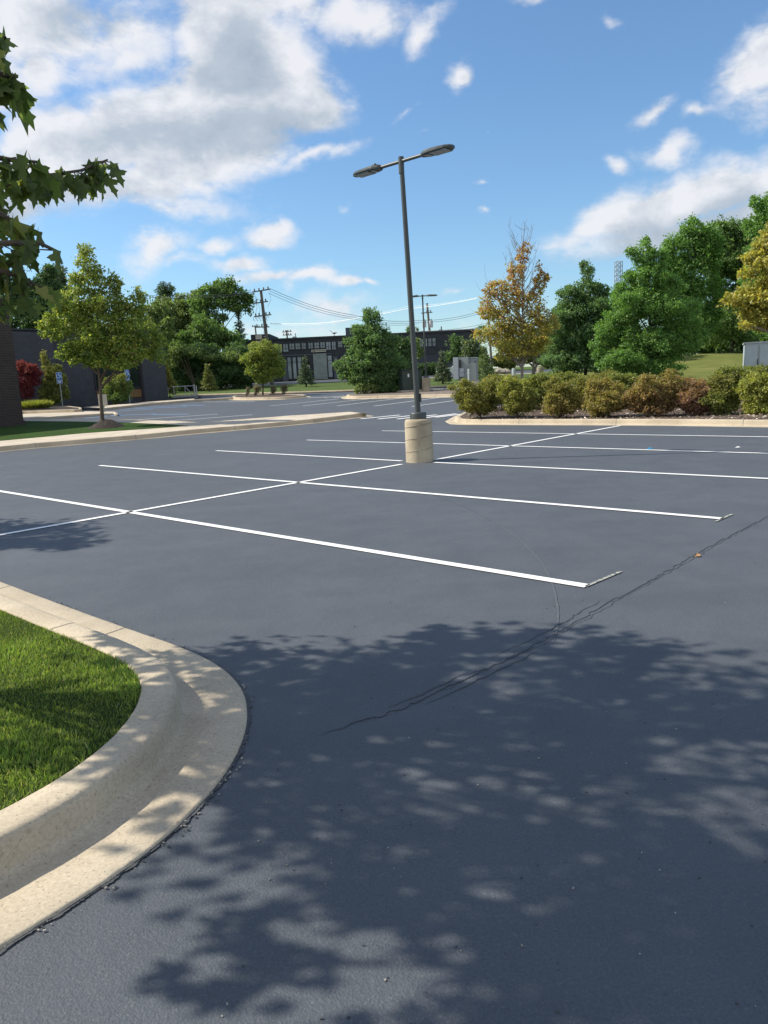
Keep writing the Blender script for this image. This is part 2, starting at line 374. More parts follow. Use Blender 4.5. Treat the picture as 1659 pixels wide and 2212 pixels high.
def palette(pal, n, clumpid=None, t=None, bright=2.35):
    """pal: list of (rgb, weight) or a pair of such lists (bottom, top)"""
    def pick(pl, r):
        w = np.array([x[1] for x in pl], float); w = np.cumsum(w/w.sum()); i = np.searchsorted(w, r); i = np.minimum(i, len(pl)-1)
        return np.array([x[0] for x in pl], float)[i]
    r = rng.random(n)
    if clumpid is not None: r = np.clip(0.55*rng.random(clumpid.max()+1)[clumpid]+0.45*r, 0, 0.999)
    if isinstance(pal, tuple):
        u = rng.random(n); c = np.where((u < t)[:, None], pick(pal[1], r), pick(pal[0], r))
    else: c = pick(pal, r)
    c = c*rng.uniform(0.75, 1.25, (n, 1))*bright; g = c.mean(1, keepdims=True)
    k = np.where(c[:, :1] < c[:, 1:2], 1.10, 0.93); c = c*np.concatenate([k, np.ones((n, 2))], 1)
    return np.clip(c*0.79+g*0.21, 0, 1)
def crown_pts(lobes, size, cov, clump=0.30, shell=0.55, cmin=0.0, fill=0.3):
    cov = cov*1.75
    """lobes: (centre, radii) in world; returns leaf positions, outward directions, clump ids, clump centres"""
    P = []; O = []; I = []; CC = []
    for c, r in lobes:
        c = np.array(c); r = np.array(r); rm = float(r.mean())
        rc = max(cmin, clump*rm); K = max(5, int(2.6*(rm/rc)**2))
        d = unit(rng.normal(size=(K, 3))); rad = (shell+(1-shell)*rng.random((K, 1)))
        rad[:K//4] *= 0.5
        cen = c+d*rad*r*(1-0.35*rc/rm)
        n = max(60, int(cov*4*PI*rm*rm/(size*size*0.34)))
        k = rng.integers(0, K, n); g = unit(rng.normal(size=(n, 3)))*(rng.random((n, 1))**0.45)*rc*rng.uniform(0.6, 1.25, (K, 1))[k]
        g[:, 2] *= 0.72
        p = cen[k]+g
        nf = int(n*fill)                                            # leaves along the inner twigs
        if nf: p[:nf] = c+unit(rng.normal(size=(nf, 3)))*rng.random((nf, 1))**0.4*r*0.86
        ns = int(n*0.13); M_ = max(8, 3*K)                            # young shoots that break the outline
        if ns:
            sd = unit(rng.normal(size=(M_, 3))+np.array([0, 0, .35])); ln = rng.uniform(.06, .26, M_); q = rng.integers(0, M_, ns)
            p[nf:nf+ns] = c+sd[q]*r*(0.82+rng.random((ns, 1))*(0.12+ln[q][:, None]))+rng.normal(size=(ns, 3))*size*.35
        P.append(p); O.append(unit(p-c)); I.append(k+len(CC)); CC += list(cen)
    return np.concatenate(P), np.concatenate(O), np.concatenate(I), CC
def grow(root, base, Y, lobes, pal, size, cov=1.0, bark='bark', trunk_r=0.09, trunk_top=None, clump=0.3, kind='leaf', tmpl=KITE, width=1.0, droop=0.35, limbs=10, name='crown', shell=0.55, stems=1, zmin=None, seed=0, wav=1.0, twigs=0, fill=0.3):
    lo = Linv(root); P, O, I, CC = crown_pts(lobes, size, cov, clump, shell, 0.0, fill)
    if zmin is not None:
        k = P[:, 2] > zmin; P, O, I = P[k], O[k], I[k]
    n = len(P); zz = P[:, 2]; t = (zz-zz.min())/max(1e-6, zz.max()-zz.min())
    a = O*0.6+rng.normal(size=(n, 3))*0.7; a[:, 2] -= droop
    nn = rng.normal(size=(n, 3))*0.8+O*0.4; nn[:, 2] += 0.5
    col = palette(pal, n, I, np.clip(t*1.3-0.2+rng.normal(size=n)*0.12, 0, 1))
    s = size*rng.uniform(0.65, 1.3, n)
    off = np.array(root.location)
    cr = leaves(name, P-off, a, nn, s, col, M[kind], root, tmpl, width)
    mb = MB(); b = Vector(base); allc = np.array(CC); top = Vector(allc[allc[:, 2].argmax()]); mid = Vector(allc.mean(0))
    tt = trunk_top or Vector((mid.x*0.6+top.x*0.4, mid.y, top.z-0.05*(top.z-b.z)))
    r0 = trunk_r
    for s_ in range(stems):
        bb = b+Vector((random.uniform(-.1, .1), random.uniform(-.1, .1), 0))*(stems > 1)
        te = tt if stems == 1 else b+(tt-b)*random.uniform(.6, 1)+Vector((random.uniform(-.3, .3), random.uniform(-.3, .3), 0))*(tt-b).length*0.5
        pts = []; K = 9
        for i in range(K+1):
            u = i/K; w = Vector((math.sin(u*5+seed), math.cos(u*4.2+seed), 0))*0.012*(te-b).length*u*(1-u)*3*wav
            pts.append(bb.lerp(te, u)+w)
        mb.tube([lo(p) for p in pts], [r0*(1.25 if i == 0 else 1)*(1-0.88*(i/K)) for i in range(K+1)], 8)
    idx = rng.permutation(len(CC))[:limbs]
    for i in idx:
        c = Vector(CC[i]); hor = math.hypot(c.x-b.x, c.y-b.y); f = (c.z-b.z-hor*0.9)/max(0.1, (tt.z-b.z)); f = min(0.92, max(0.22, f))
        st = b.lerp(tt, f); mdp = st.lerp(c, 0.5)+Vector((0, 0, 0.08*(c-st).length))+Vector((random.uniform(-1, 1), random.uniform(-1, 1), 0))*0.05*(c-st).length
        r1 = r0*(1-0.8*f)*0.5
        mb.tube([lo(st), lo(st.lerp(mdp, .5)+Vector((0, 0, .02))), lo(mdp), lo(mdp.lerp(c, .55)), lo(c)], [r1, r1*.8, r1*.6, r1*.4, r1*.15], 6, cap=False)
        for q in range(twigs):
            e = c+Vector(rng.normal(size=3))*0.25*(c-st).length*0.6; e.z = max(e.z, c.z-0.1)+0.15*(c-st).length
            mb.tube([lo(mdp.lerp(c, random.uniform(0, 1))), lo(e.lerp(c, .5)), lo(e)], [r1*.3, r1*.2, r1*.08], 4, cap=False)
    mb.build('trunk', M[bark], root)
    return cr
def PXL(Y, specs, rag=True):                                                 # lobes given as sight-line spots at a distance
    out = []
    for sp in specs:
        px, py, rx, ry = sp[:4]; y = Y+(sp[4] if len(sp) > 4 else 0); k = y/F
        if min(rx, ry) > 15 and rag:
            out.append((tuple(A(px, py, y)), (rx*k*.84, rx*k*0.8, ry*k*.84)))
            for j in range(5):
                an = rng.uniform(0, 2*PI); q = rng.uniform(.62, .98); sz_ = rng.uniform(.26, .42)
                out.append((tuple(A(px+math.cos(an)*rx*q, py+math.sin(an)*ry*q, y+rng.uniform(-.7, .7)*rx*k)), (rx*k*sz_, rx*k*sz_, ry*k*sz_*rng.uniform(.7, 1.1))))
        else: out.append((tuple(A(px, py, y)), (rx*k, rx*k*0.9, ry*k)))
    return out
def tree(label, base_px, Y, specs, pal, size=None, name='tree', cat='tree', group=None, **k):
    x = A(base_px, 900, Y).x; b = Vector((x, Y, T(x, Y)+k.pop('lift', 0.0)))
    r = thing(name, label, cat, b, 0, group)
    grow(r, b, Y, PXL(Y, specs), pal, size or 2.3*Y/748, **k)
    return r
def conifer(label, px, Y, top_py, wpx, pal, base_py=None, name='conifer_tree', cat='tree', group=None, dens=1.0, bark='barkd', lift=0.0, skirt=0.12):
    x = A(px, 840, Y).x; b = Vector((x, Y, T(x, Y)+lift)); topz = A(px, top_py, Y).z; h = topz-b.z; R = wpx*Y/F/2
    r = thing(name, label, cat, b, 0, group)
    mb = MB(); mb.tube([(0, 0, -0.05), (0, 0, h*0.5), (0, 0, h*0.98)], [0.035*h, 0.018*h, 0.004*h], 7)
    P = []; Dd = []; I = []; ci = 0
    sz = max(0.10, 2.3*Y/748); nb = int(34*dens*max(1, h/2.2)*1.5)
    for i in range(nb):
        u = (i+random.random())/nb; z = h*(skirt+(1-skirt)*u); ra = R*(1-u)**0.85*random.uniform(0.72, 1.12)+0.03*h*(u > .9)
        an = i*2.399+random.uniform(-.3, .3); d = Vector((math.cos(an), math.sin(an), 0))
        tip = d*ra+Vector((0, 0, z-0.05*ra+0.10*h*(u > .85))); st = Vector((0, 0, z-0.02*h))
        mb.tube([st, st.lerp(tip, .5)+Vector((0, 0, -.04*ra)), tip], [0.008*h, 0.005*h, 0.002*h], 4, cap=False)
        m = max(14, int(70*dens*(ra/sz)*0.42))
        for j in range(m):
            v = random.random()**0.7; c = st.lerp(tip, v); w = (1-v)*0.30*ra+0.10*ra+0.03
            P.append(c+Vector((random.gauss(0, w*.6), random.gauss(0, w*.6), random.gauss(0, w*.35)))); Dd.append(d*0.9+Vector((random.gauss(0, .5), random.gauss(0, .5), random.gauss(-.05, .4)))); I.append(ci)
        ci += 1
    P = np.array([tuple(p) for p in P]); Dd = np.array([tuple(p) for p in Dd]); I = np.array(I)
    t = P[:, 2]/h
    leaves('crown', P, Dd, rng.normal(size=P.shape)+np.array([0, 0, 1.0]), sz*rng.uniform(.7, 1.3, len(P)), palette(pal, len(P), I, t), M['needle'], r, KITE, 0.55)
    mb.build('trunk', M[bark], r)
    return r

# palettes (real leaf colours)
GREEN = [((0.045, 0.095, 0.022), 3), ((0.065, 0.125, 0.028), 3), ((0.035, 0.075, 0.020), 2), ((0.10, 0.16, 0.035), 1)]
PEAR = [((0.050, 0.105, 0.036), 3), ((0.066, 0.132, 0.040), 3), ((0.030, 0.072, 0.028), 2), ((0.12, 0.17, 0.07), .5)]
BRIGHT = [((0.055, 0.13, 0.022), 3), ((0.075, 0.165, 0.028), 3), ((0.045, 0.10, 0.022), 2), ((0.13, 0.20, 0.05), .7)]
DEEP = [((0.032, 0.070, 0.024), 3), ((0.044, 0.092, 0.030), 3), ((0.026, 0.052, 0.020), 2), ((0.06, 0.10, 0.03), 1)]
WILLOW = [((0.065, 0.105, 0.030), 3), ((0.085, 0.13, 0.035), 3), ((0.045, 0.08, 0.026), 2)]
YGREEN = [((0.105, 0.155, 0.014), 3), ((0.068, 0.12, 0.016), 4), ((0.17, 0.205, 0.014), 2), ((0.05, 0.085, 0.018), 2)]
YTOP = [((0.16, 0.18, 0.030), 3), ((0.10, 0.145, 0.025), 4), ((0.20, 0.17, 0.05), 1)]
MAPY = [((0.21, 0.185, 0.018), 4), ((0.14, 0.15, 0.022), 3), ((0.29, 0.215, 0.016), 3), ((0.10, 0.11, 0.022), 2)]
MAPY = [(tuple(v*0.95 for v in c), w_) for c, w_ in MAPY]
MAPO = [((0.29, 0.15, 0.05), 4), ((0.24, 0.105, 0.06), 3), ((0.32, 0.21, 0.045), 3), ((0.28, 0.20, 0.04), 1.5)]
MAPO = [(tuple(v*0.95 for v in c), w_) for c, w_ in MAPO]
GOLD = [((0.25, 0.21, 0.020), 4), ((0.18, 0.165, 0.022), 3), ((0.30, 0.22, 0.022), 2), ((0.12, 0.13, 0.025), 1)]
GOLD = [(tuple(v*0.95 for v in c), w_) for c, w_ in GOLD]
OLIVE = [((0.125, 0.13, 0.022), 4), ((0.09, 0.105, 0.020), 3), ((0.175, 0.155, 0.025), 3), ((0.07, 0.085, 0.018), 2)]
OLIVE = [(tuple(v*0.95 for v in c), w_) for c, w_ in OLIVE]
OLIVEO = [((0.185, 0.14, 0.028), 4), ((0.15, 0.125, 0.025), 3), ((0.21, 0.13, 0.035), 3), ((0.10, 0.10, 0.02), 1)]
OLIVEO = [(tuple(v*0.95 for v in c), w_) for c, w_ in OLIVEO]
RUST = [((0.18, 0.088, 0.042), 4), ((0.20, 0.11, 0.034), 3), ((0.11, 0.07, 0.045), 3), ((0.13, 0.11, 0.03), 2)]
RUST = [(tuple(v*0.95 for v in c), w_) for c, w_ in RUST]
RUSTD = [((0.16, 0.072, 0.050), 4), ((0.18, 0.08, 0.05), 3), ((0.11, 0.06, 0.04), 2), ((0.17, 0.13, 0.04), 1)]
RUSTD = [(tuple(v*0.95 for v in c), w_) for c, w_ in RUSTD]
BUSHG = [((0.085, 0.12, 0.022), 4), ((0.13, 0.15, 0.025), 3), ((0.055, 0.085, 0.018), 3)]
BUSHG = [(tuple(v*0.95 for v in c), w_) for c, w_ in BUSHG]
BUSHY = [((0.145, 0.165, 0.022), 4), ((0.20, 0.19, 0.022), 3), ((0.10, 0.14, 0.02), 3)]
BUSHY = [(tuple(v*0.95 for v in c), w_) for c, w_ in BUSHY]
REDP = [((0.17, 0.018, 0.024), 4), ((0.11, 0.014, 0.02), 3), ((0.22, 0.04, 0.032), 2)]
REDP = [(tuple(v*0.95 for v in c), w_) for c, w_ in REDP]
SPRUCE = [((0.045, 0.075, 0.045), 3), ((0.065, 0.095, 0.05), 3), ((0.10, 0.10, 0.04), 1)]
CONY = [((0.085, 0.12, 0.025), 3), ((0.13, 0.14, 0.03), 2), ((0.055, 0.08, 0.022), 2)]
TWIG = [((0.15, 0.12, 0.095), 4), ((0.11, 0.085, 0.06), 3), ((0.10, 0.11, 0.04), 2)]
TWIG = [(tuple(v*0.95 for v in c), w_) for c, w_ in TWIG]

# ------------------------------------------------------------------ ground, lots, kerbs
ANG = math.atan2(*(RM @ np.array([(2310-CX)/F, -(748-CY)/F, -1.0]))[[1, 0]])    # direction of the stall rows and of the buildings
U = Vector((math.cos(ANG), math.sin(ANG))); V = Vector((-math.sin(ANG), math.cos(ANG)))

def mound(x, y):                                                    # the lawn swells up on the right beyond the shrubs
    d = math.exp(-(((x-27)/9)**2+((y-62)/10)**2)); return T(x, y)+1.35*d
def ground():
    xs = [-900, -300, -120, -60]+[-40+i*4 for i in range(21)]+[60, 120, 300, 900]
    ys = [-60, -20, 0, 12, 25]+[25+i*4.25 for i in range(1, 21)]+[160, 300, 600, 1500]
    vs = []; fs = []
    for y in ys:
        for x in xs: vs.append((x, y, (mound(x, y) if y < 100 else T(x, y))-0.015))
    nx = len(xs)
    for j in range(len(ys)-1):
        for i in range(nx-1): fs.append((j*nx+i, j*nx+i+1, (j+1)*nx+i+1, (j+1)*nx+i))
    mb = MB(); mb.add(vs, fs, 0, True); return struct(mb.build('ground', M['lawn']))
ground()

lawn_edge = [(434, 855), (520, 852.5), (640, 849.5), (767, 845.6), (860, 841.5), (930, 838), (1015, 834)]
lot_poly = [(-70, -25), (70, -25), (70, 14), (34, 14), (14, 34), (13.0, 42.0)] + [G2(*p) for p in lawn_edge[::-1]] + [G2(*p) for p in [(434, 862), (420, 868), (328, 875.5), (226, 887), (150, 893)]] + [(-27, 44), (-70, 60)]
lot = struct(sheet('parking_lot', lot_poly, M['asphalt'], 0.0))
# apron road in front of the office
struct(sheet('road', [(-60, 78), (-2, 78), (8, 77), (30, 77), (80, 80), (80, 89), (-60, 89)], M['asphalt'], 0.006))
struct(sheet('pavement', [(2, 75.6), (30, 75.6), (80, 78), (80, 80), (30, 77), (2, 77)], M['walk'], 0.03))

# near island (left foreground)
outer = [(-16, 18.2), (-8.5, 11.15), (-5.5, 8.35), (-3.38, 6.36), (-2.75, 5.77), (-2.23, 5.29), (-1.71, 4.82), (-1.32, 4.47), (-1.02, 4.14), (-0.81, 3.78), (-0.71, 3.40), (-0.70, 3.02), (-0.765, 2.68), (-0.90, 2.35), (-1.13, 2.02), (-1.50, 1.60), (-2.3, 0.8), (-4.5, -1.5), (-16, -8)]
outer = smooth_poly(outer, 6)
outer_d = outer[::-1]                                               # travel so that the island lies to the left
c1 = struct(curb('kerb', outer_d, CURB, closed=False, joints=3.4, jitter=0.0012, joint_at=[(-3.2, 6.2), (-1.75, 4.86), (-6.0, 8.8)]))
inner = offset(outer_d, 0.498, False)
isl = [p for p in inner]
struct(sheet('island_turf', isl, M['soil'], 0.135))
def inside(poly, X, Y_):
    c = np.zeros(len(X), bool); n = len(poly)
    for i in range(n):
        x1, y1 = poly[i]; x2, y2 = poly[(i+1) % n]
        k = ((y1 > Y_) != (y2 > Y_)); 
        with np.errstate(divide='ignore', invalid='ignore'):
            c ^= k & (X < (x2-x1)*(Y_-y1)/(y2-y1+1e-12)+x1)
    return c
def turf(name, poly, box, n, hgt, wid, z, pal, tfun=None, label=None):
    X = rng.uniform(box[0], box[1], n); Y_ = rng.uniform(box[2], box[3], n)
    k = inside(poly, X, Y_) & (X/np.maximum(Y_, .1) > -0.66) & (X/np.maximum(Y_, .1) < 0.66); X, Y_ = X[k], Y_[k]; n = len(X)
    zz = np.array([T(x, y) for x, y in zip(X, Y_)])+z
    P = np.stack([X, Y_, zz], 1); a = rng.normal(size=(n, 3))*0.42; a[:, 2] = 1
    patch = np.sin(X*5.1+np.sin(Y_*3.7)*2)+np.sin(Y_*6.3+X*2.2)+rng.normal(size=n)*.6
    h = hgt*rng.uniform(.55, 1.25, n)*(1+0.16*patch)
    tv = np.array([(0, wid/hgt/2, 0), (0, -wid/hgt/2, 0), (0.55, -wid/hgt/2.6, 0.06), (0.55, wid/hgt/2.6, 0.06), (1, 0, 0.28)])
    col = palette(pal, n, None, None, 1.9)*(1+0.13*patch[:, None]).clip(.6, 1.5)
    o = leaves(name, P, a, rng.normal(size=(n, 3)), h, np.clip(col, 0, 1), M['blade'], None, (tv, [(0, 1, 2, 3), (3, 2, 4)]))
    o['kind'] = 'stuff'; tag(o, label, 'grass'); return o
BL = [((0.10, 0.175, 0.018), 4), ((0.14, 0.20, 0.024), 3), ((0.065, 0.12, 0.016), 3), ((0.24, 0.22, 0.07), .9)]
turf('grass', offset(outer_d, 0.505, False), (-4.4, -1.0, 2.2, 6.8), 290000, 0.028, 0.0042, 0.13, BL, label='short green grass on the rounded kerbed island in the left foreground')

def island(poly_px, curb_prof=CURB, fill='mulch', dz=0.0, sm=3, name='island_bed', world=None):
    P = world or [G2(*p) for p in poly_px]
    if area(P) < 0: P = P[::-1]
    P = smooth_poly(P, sm, True) if sm > 1 else P
    struct(curb('kerb', P, curb_prof, True))
    inn = offset(P, curb_prof[-1][0]-0.004)
    struct(sheet(name, inn, M[fill], 0.135)); return P, inn

# left middle island, runs along the drive
frontL = [(-6, 17.5)]
front_px = [(0, 977), (85, 968.5), (416, 939), (560, 926.5), (690, 914), (778, 903), (809, 899.5)]
fw = [G2(*p) for p in front_px]
back_px = [(786, 893), (752, 890), (626, 898), (534, 905), (437, 912.7), (294, 907), (160, 904), (56, 906)]
bw = offset([G2(p[0], p[1], .15) for p in back_px], -.46, False)
d0 = (Vector(fw[0])-Vector(fw[1])).normalized()
wl = [tuple(Vector(fw[0])+d0*12)] + fw + bw + [tuple(Vector(bw[-1])+Vector((-9, -0.5))), (-34, 32), (-34, 14)]
wl = wl[::-1] if area(wl) < 0 else wl
struct(curb('kerb', wl, CURB, True)); inn = offset(wl, 0.498)
struct(sheet('pavement', inn, M['walk'], 0.146))
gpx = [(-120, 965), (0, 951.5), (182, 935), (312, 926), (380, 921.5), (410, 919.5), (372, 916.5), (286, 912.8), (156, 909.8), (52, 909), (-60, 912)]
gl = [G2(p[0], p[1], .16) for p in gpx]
struct(sheet('lawn_patch', gl, M['lawn_shade'], 0.153))
# golden tree island
Pi, In = island([(502, 864.6), (600, 863.6), (657.5, 859.3), (672, 857.2), (640, 855.4), (560, 856.2), (500, 859.5)], fill='mulch', sm=4)
# kerb of the building lawn joining it
kb = [G2(*p) for p in [(226, 887), (328, 875.5), (420, 868), (505, 863)]]
struct(curb('kerb', kb[::1], PLAIN, False))
# far island with the lamp and the cabinets
Pf, InF = island([(738, 860.3), (765, 862.3), (870, 860), (1000, 857.6), (1075, 853), (1075, 843), (930, 845.5), (800, 851), (748, 856)], fill='chips', sm=4)
# shrub island (right)
wr = [G2(*p) for p in [(962, 911), (971, 916), (1000, 917.6), (1071.5, 918), (1417, 919.3), (1659, 923)]]
dr = (Vector(wr[-1])-Vector(wr[-2])).normalized()
wr = wr + [tuple(Vector(wr[-1])+dr*14), (34, 8), (44, 30), (30, 34.5), (9.0, 34.0)] + [G2(1000, 893.5), G2(980, 900.5)]
wr = wr if area(wr) > 0 else wr[::-1]
struct(curb('kerb', wr, CURB, True)); bedR = offset(wr, 0.498)
struct(sheet('shrub_bed', bedR, M['mulch'], 0.135))
# lawn kerb at the far side of the lot
le = [G2(*p) for p in lawn_edge]
struct(curb('kerb', [tuple(Vector(le[-1])+Vector((9, 1.0)))]+le[::-1]+[tuple(Vector(le[0])+Vector((-2, -.3)))], CURB, False))
# building-side walk and planter
pl = [G2(p[0], p[1], .15) for p in [(-40, 908.5), (50, 904), (160, 896), (245, 891), (254, 892.5), (250, 889), (180, 888), (100, 889), (-40, 893)]]
pl = pl if area(pl) > 0 else pl[::-1]
struct(curb('kerb', pl, PLAIN, True, 'walk')); struct(sheet('pavement', offset(pl, 0.146), M['walk'], 0.148))
pb = [G2(p[0], p[1], .3) for p in [(-40, 893), (50, 888), (177, 883.5), (176, 880), (150, 877), (-40, 877)]]
pb = pb if area(pb) > 0 else pb[::-1]
struct(curb('kerb', pb, [(0, -.05), (0.005, .28), (.02, .3), (.14, .3), (.15, .2)], True, 'concrete')); struct(sheet('planting_bed', offset(pb, 0.146), M['soilmound'], 0.29))
sw = [G2(p[0], p[1]) for p in [(176, 884.5), (226, 886.5), (328, 875.2), (420, 867.6), (420, 865.4), (328, 872), (235, 880.5)]]
struct(sheet('pavement', sw, M['walk'], 0.14))
# wood chips on the shrub bed
X = rng.uniform(2, 16, 12000); Y_ = rng.uniform(16, 33, 12000); k = inside(bedR, X, Y_); X, Y_ = X[k], Y_[k]
P = np.stack([X, Y_, np.array([T(a, b) for a, b in zip(X, Y_)])+0.145], 1); n = len(P)
cc = palette([((0.30, 0.23, 0.19), 2), ((0.15, 0.10, 0.075), 4), ((0.08, 0.055, 0.04), 4), ((0.42, 0.36, 0.30), .6)], n)
o = leaves('wood_chips', P, rng.normal(size=(n, 3))*np.array([1, 1, .25]), rng.normal(size=(n, 3))*.4+np.array([0, 0, 1]), rng.uniform(.05, .13, n), cc, M['needle'], None, KITE, .8)
o['kind'] = 'stuff'; tag(o, 'brown wood chip mulch under the row of shrubs', 'mulch')

# ------------------------------------------------------------------ painted lines
W = 0.098
for a, b in [((-140, 1039), (1268, 1267.5)), ((215, 1006), (1562, 1121.5)), ((467, 974), (868, 996.3)), ((938, 999.5), (1800, 1041.5)), ((663, 951), (1800, 984)), ((825, 931), (1800, 946.5)), ((-80, 1170.5), (868, 1003.5)), ((938, 994), (1340, 919.9))]:
    line(G2(*a), G2(*b), W)
for a, b in [((583, 877.2), (732, 861.8)), ((654.7, 877), (807, 860.8)), ((728, 877), (868, 860.2)), ((808, 877.6), (948, 859.2)), ((890, 878.5), (1010, 861.5)), ((439.4, 868.6), (550.5, 868)), ((299.5, 906.6), (470.6, 894.8)), ((355.4, 910.6), (545, 896.2)), ((434, 913.3), (630.4, 897.8))]:
    line(G2(*a), G2(*b), W)
for a, b in [((778.7, 905.2), (863.8, 896.7)), ((816.3, 905.6), (895.5, 897.3)), ((857.9, 905.6), (943, 896.3)), ((907.3, 904.2), (985.6, 893.9)), ((941, 901.8), (1002.4, 894.3))]:
    line(G2(*a), G2(*b), 0.19)
for a, b in [((666, 859.8), (704, 857.8)), ((701, 858.6), (746, 855.3)), ((720, 859.2), (740, 857.8))]: line(G2(*a), G2(*b), 0.2)
for a, b in [((182, 904), (260, 896)), ((225, 899), (338, 894)), ((260, 884.5), (406, 878.8)), ((250, 889), (330, 884)), ((328, 896), (409, 895)), ((394, 875.5), (442, 876)), ((290, 881), (404, 876))]:
    line(G2(*a), G2(*b), 0.22, 'blue')
line(G2(1266, 1268), G2(1341, 1236), 0.028, 'chalk', name='chalk_mark'); line(G2(1545, 1128), G2(1581, 1112), 0.028, 'chalk', name='chalk_mark')
def strip(name, pts, w, mat, dz=0.005, jit=0.0, h=0.0):
    pts = smooth_poly(pts, 8); mb = MB(); n = len(pts); vs = []
    a = offset(pts, w/2, False); b = offset(pts, -w/2, False)
    for i in range(n):
        t = max(0.0, math.sin(PI*i/(n-1)))**.5; j = random.uniform(-jit, jit)
        for q, s_ in ((a[i], 1), (pts[i], 0), (b[i], -1)):
            c = Vector(pts[i]); d = (Vector(q)-c)*t*random.uniform(.5, 1.3); x, y = c.x+d.x+j, c.y+d.y+j
            vs.append((x, y, T(x, y)+(dz if s_ else dz+h*t*random.uniform(.4, 1))))
    fs = []
    for i in range(n-1):
        for k_ in (0, 1): fs.append((i*3+k_, i*3+k_+1, i*3+3+k_+1, i*3+3+k_))
    mb.add(vs, fs, 0, h > 0); return struct(mb.build(name, M[mat]))
strip('scuff_mark', [G2(*p) for p in [(905, 1058), (1010, 1098), (1100, 1150), (1160, 1205), (1190, 1255), (1204, 1310), (1205, 1350), (1196, 1388)]], 0.016, 'scuff', 0.004)
crk = [(690, 1590), (760, 1567), (850, 1540), (905, 1517), (960, 1490), (1030, 1458), (1085, 1432), (1150, 1400), (1200, 1375), (1262, 1340), (1330, 1300), (1400, 1262), (1470, 1222), (1560, 1170), (1660, 1118), (1730, 1083), (1800, 1048)]
def jagged(pl, amp, step=0.05):
    out = []
    for i in range(len(pl)-1):
        a, b = Vector(pl[i]), Vector(pl[i+1]); k = max(2, int((b-a).length/step))
        out += [tuple(a.lerp(b, j/k)+Vector((random.gauss(0, amp), random.gauss(0, amp)))) for j in range(k)]
    return out+[pl[-1]]
cw = [G2(*p) for p in crk]
def seg(i0, i1, off, w, mat, h, amp=0.008, dz=0.004):
    strip('pavement_crack' if mat == 'crack' else 'sealer_ridge', jagged(offset(cw[i0:i1], off, False), amp), w, mat, dz, 0.003, h)
seg(1, 16, 0.0, 0.006, 'crack', 0.0); seg(0, 9, 0.018, 0.022, 'crest', 0.004); seg(3, 8, -0.05, 0.014, 'crest', 0.0035)
seg(7, 16, 0.03, 0.016, 'crest', 0.003);  seg(6, 11, 0.09, 0.008, 'crest', 0.004); seg(2, 6, 0.06, 0.010, 'crest', 0.005)

# small grit and litter
def grit():
    mb = MB(); od = smooth_poly([(-8.5, 11.15), (-5.5, 8.35), (-3.38, 6.36), (-2.23, 5.29), (-1.32, 4.47), (-0.81, 3.78), (-0.70, 3.02), (-0.9, 2.35), (-1.5, 1.6)], 40)
    for i in range(300):
        j = random.randrange(len(od)); p = Vector(od[j])+Vector((abs(random.gauss(0, .022)), random.gauss(0, .03))); s_ = random.uniform(.002, .007)
        mb.box((p.x, p.y, 0.004+s_*.3), (s_*random.uniform(.8, 2), s_, s_*.7), random.uniform(0, 3), random.choice([0, 0, 1, 1]))
    for i in range(520):
        y = 1.5+13*random.random()**1.7; x = random.uniform(-.55, .6)*y
        if x < -0.6 and y < 6.5+0: continue
        s_ = random.uniform(.002, .005); mb.box((x, y, .003), (s_*1.6, s_, s_*.7), random.uniform(0, 3), random.choice([0, 1, 1]))
    o = mb.build('grit', [M['peb'], M['crack']]); o['kind'] = 'stuff'; tag(o, 'scattered grit and small stones on the asphalt and along the kerb', 'gravel')
grit()
# dark broken asphalt seam along the near kerb
strip('asphalt_edge', jagged(offset(outer, .006, False)[14:92], 0.004, .06), 0.022, 'crack', 0.006)
def litter(name, px, py, s_, mat, label, cat):
    p = G(px, py); mb = MB(); mb.add([(0, 0, .008), (s_*.5, s_*.22, .02), (s_, 0, .01), (s_*.5, -s_*.25, .012), (s_*.7, s_*.4, .03)], [(0, 3, 2, 1), (1, 2, 4)]); mb.add([(0, 0, .004), (s_*.5, s_*.22, .016), (s_, 0, .006), (s_*.5, -s_*.25, .008)], [(0, 1, 2, 3)])
    o = mb.build(name, M[mat]); o.location = p; o.rotation_euler = (0, 0, .3); tag(o, label, cat)
litter('fallen_leaf', 1500, 1204, .07, 'litter', 'small dry orange leaf lying by the crack in the asphalt on the right', 'leaf')
litter('litter_scrap', 1396, 971, .16, 'bluetape', 'small blue scrap lying on the asphalt at the middle stall line', 'litter')
litter('paper_scrap', 1588, 968, .13, 'signwhite', 'small white scrap on the asphalt beyond the lamp shadow', 'litter')

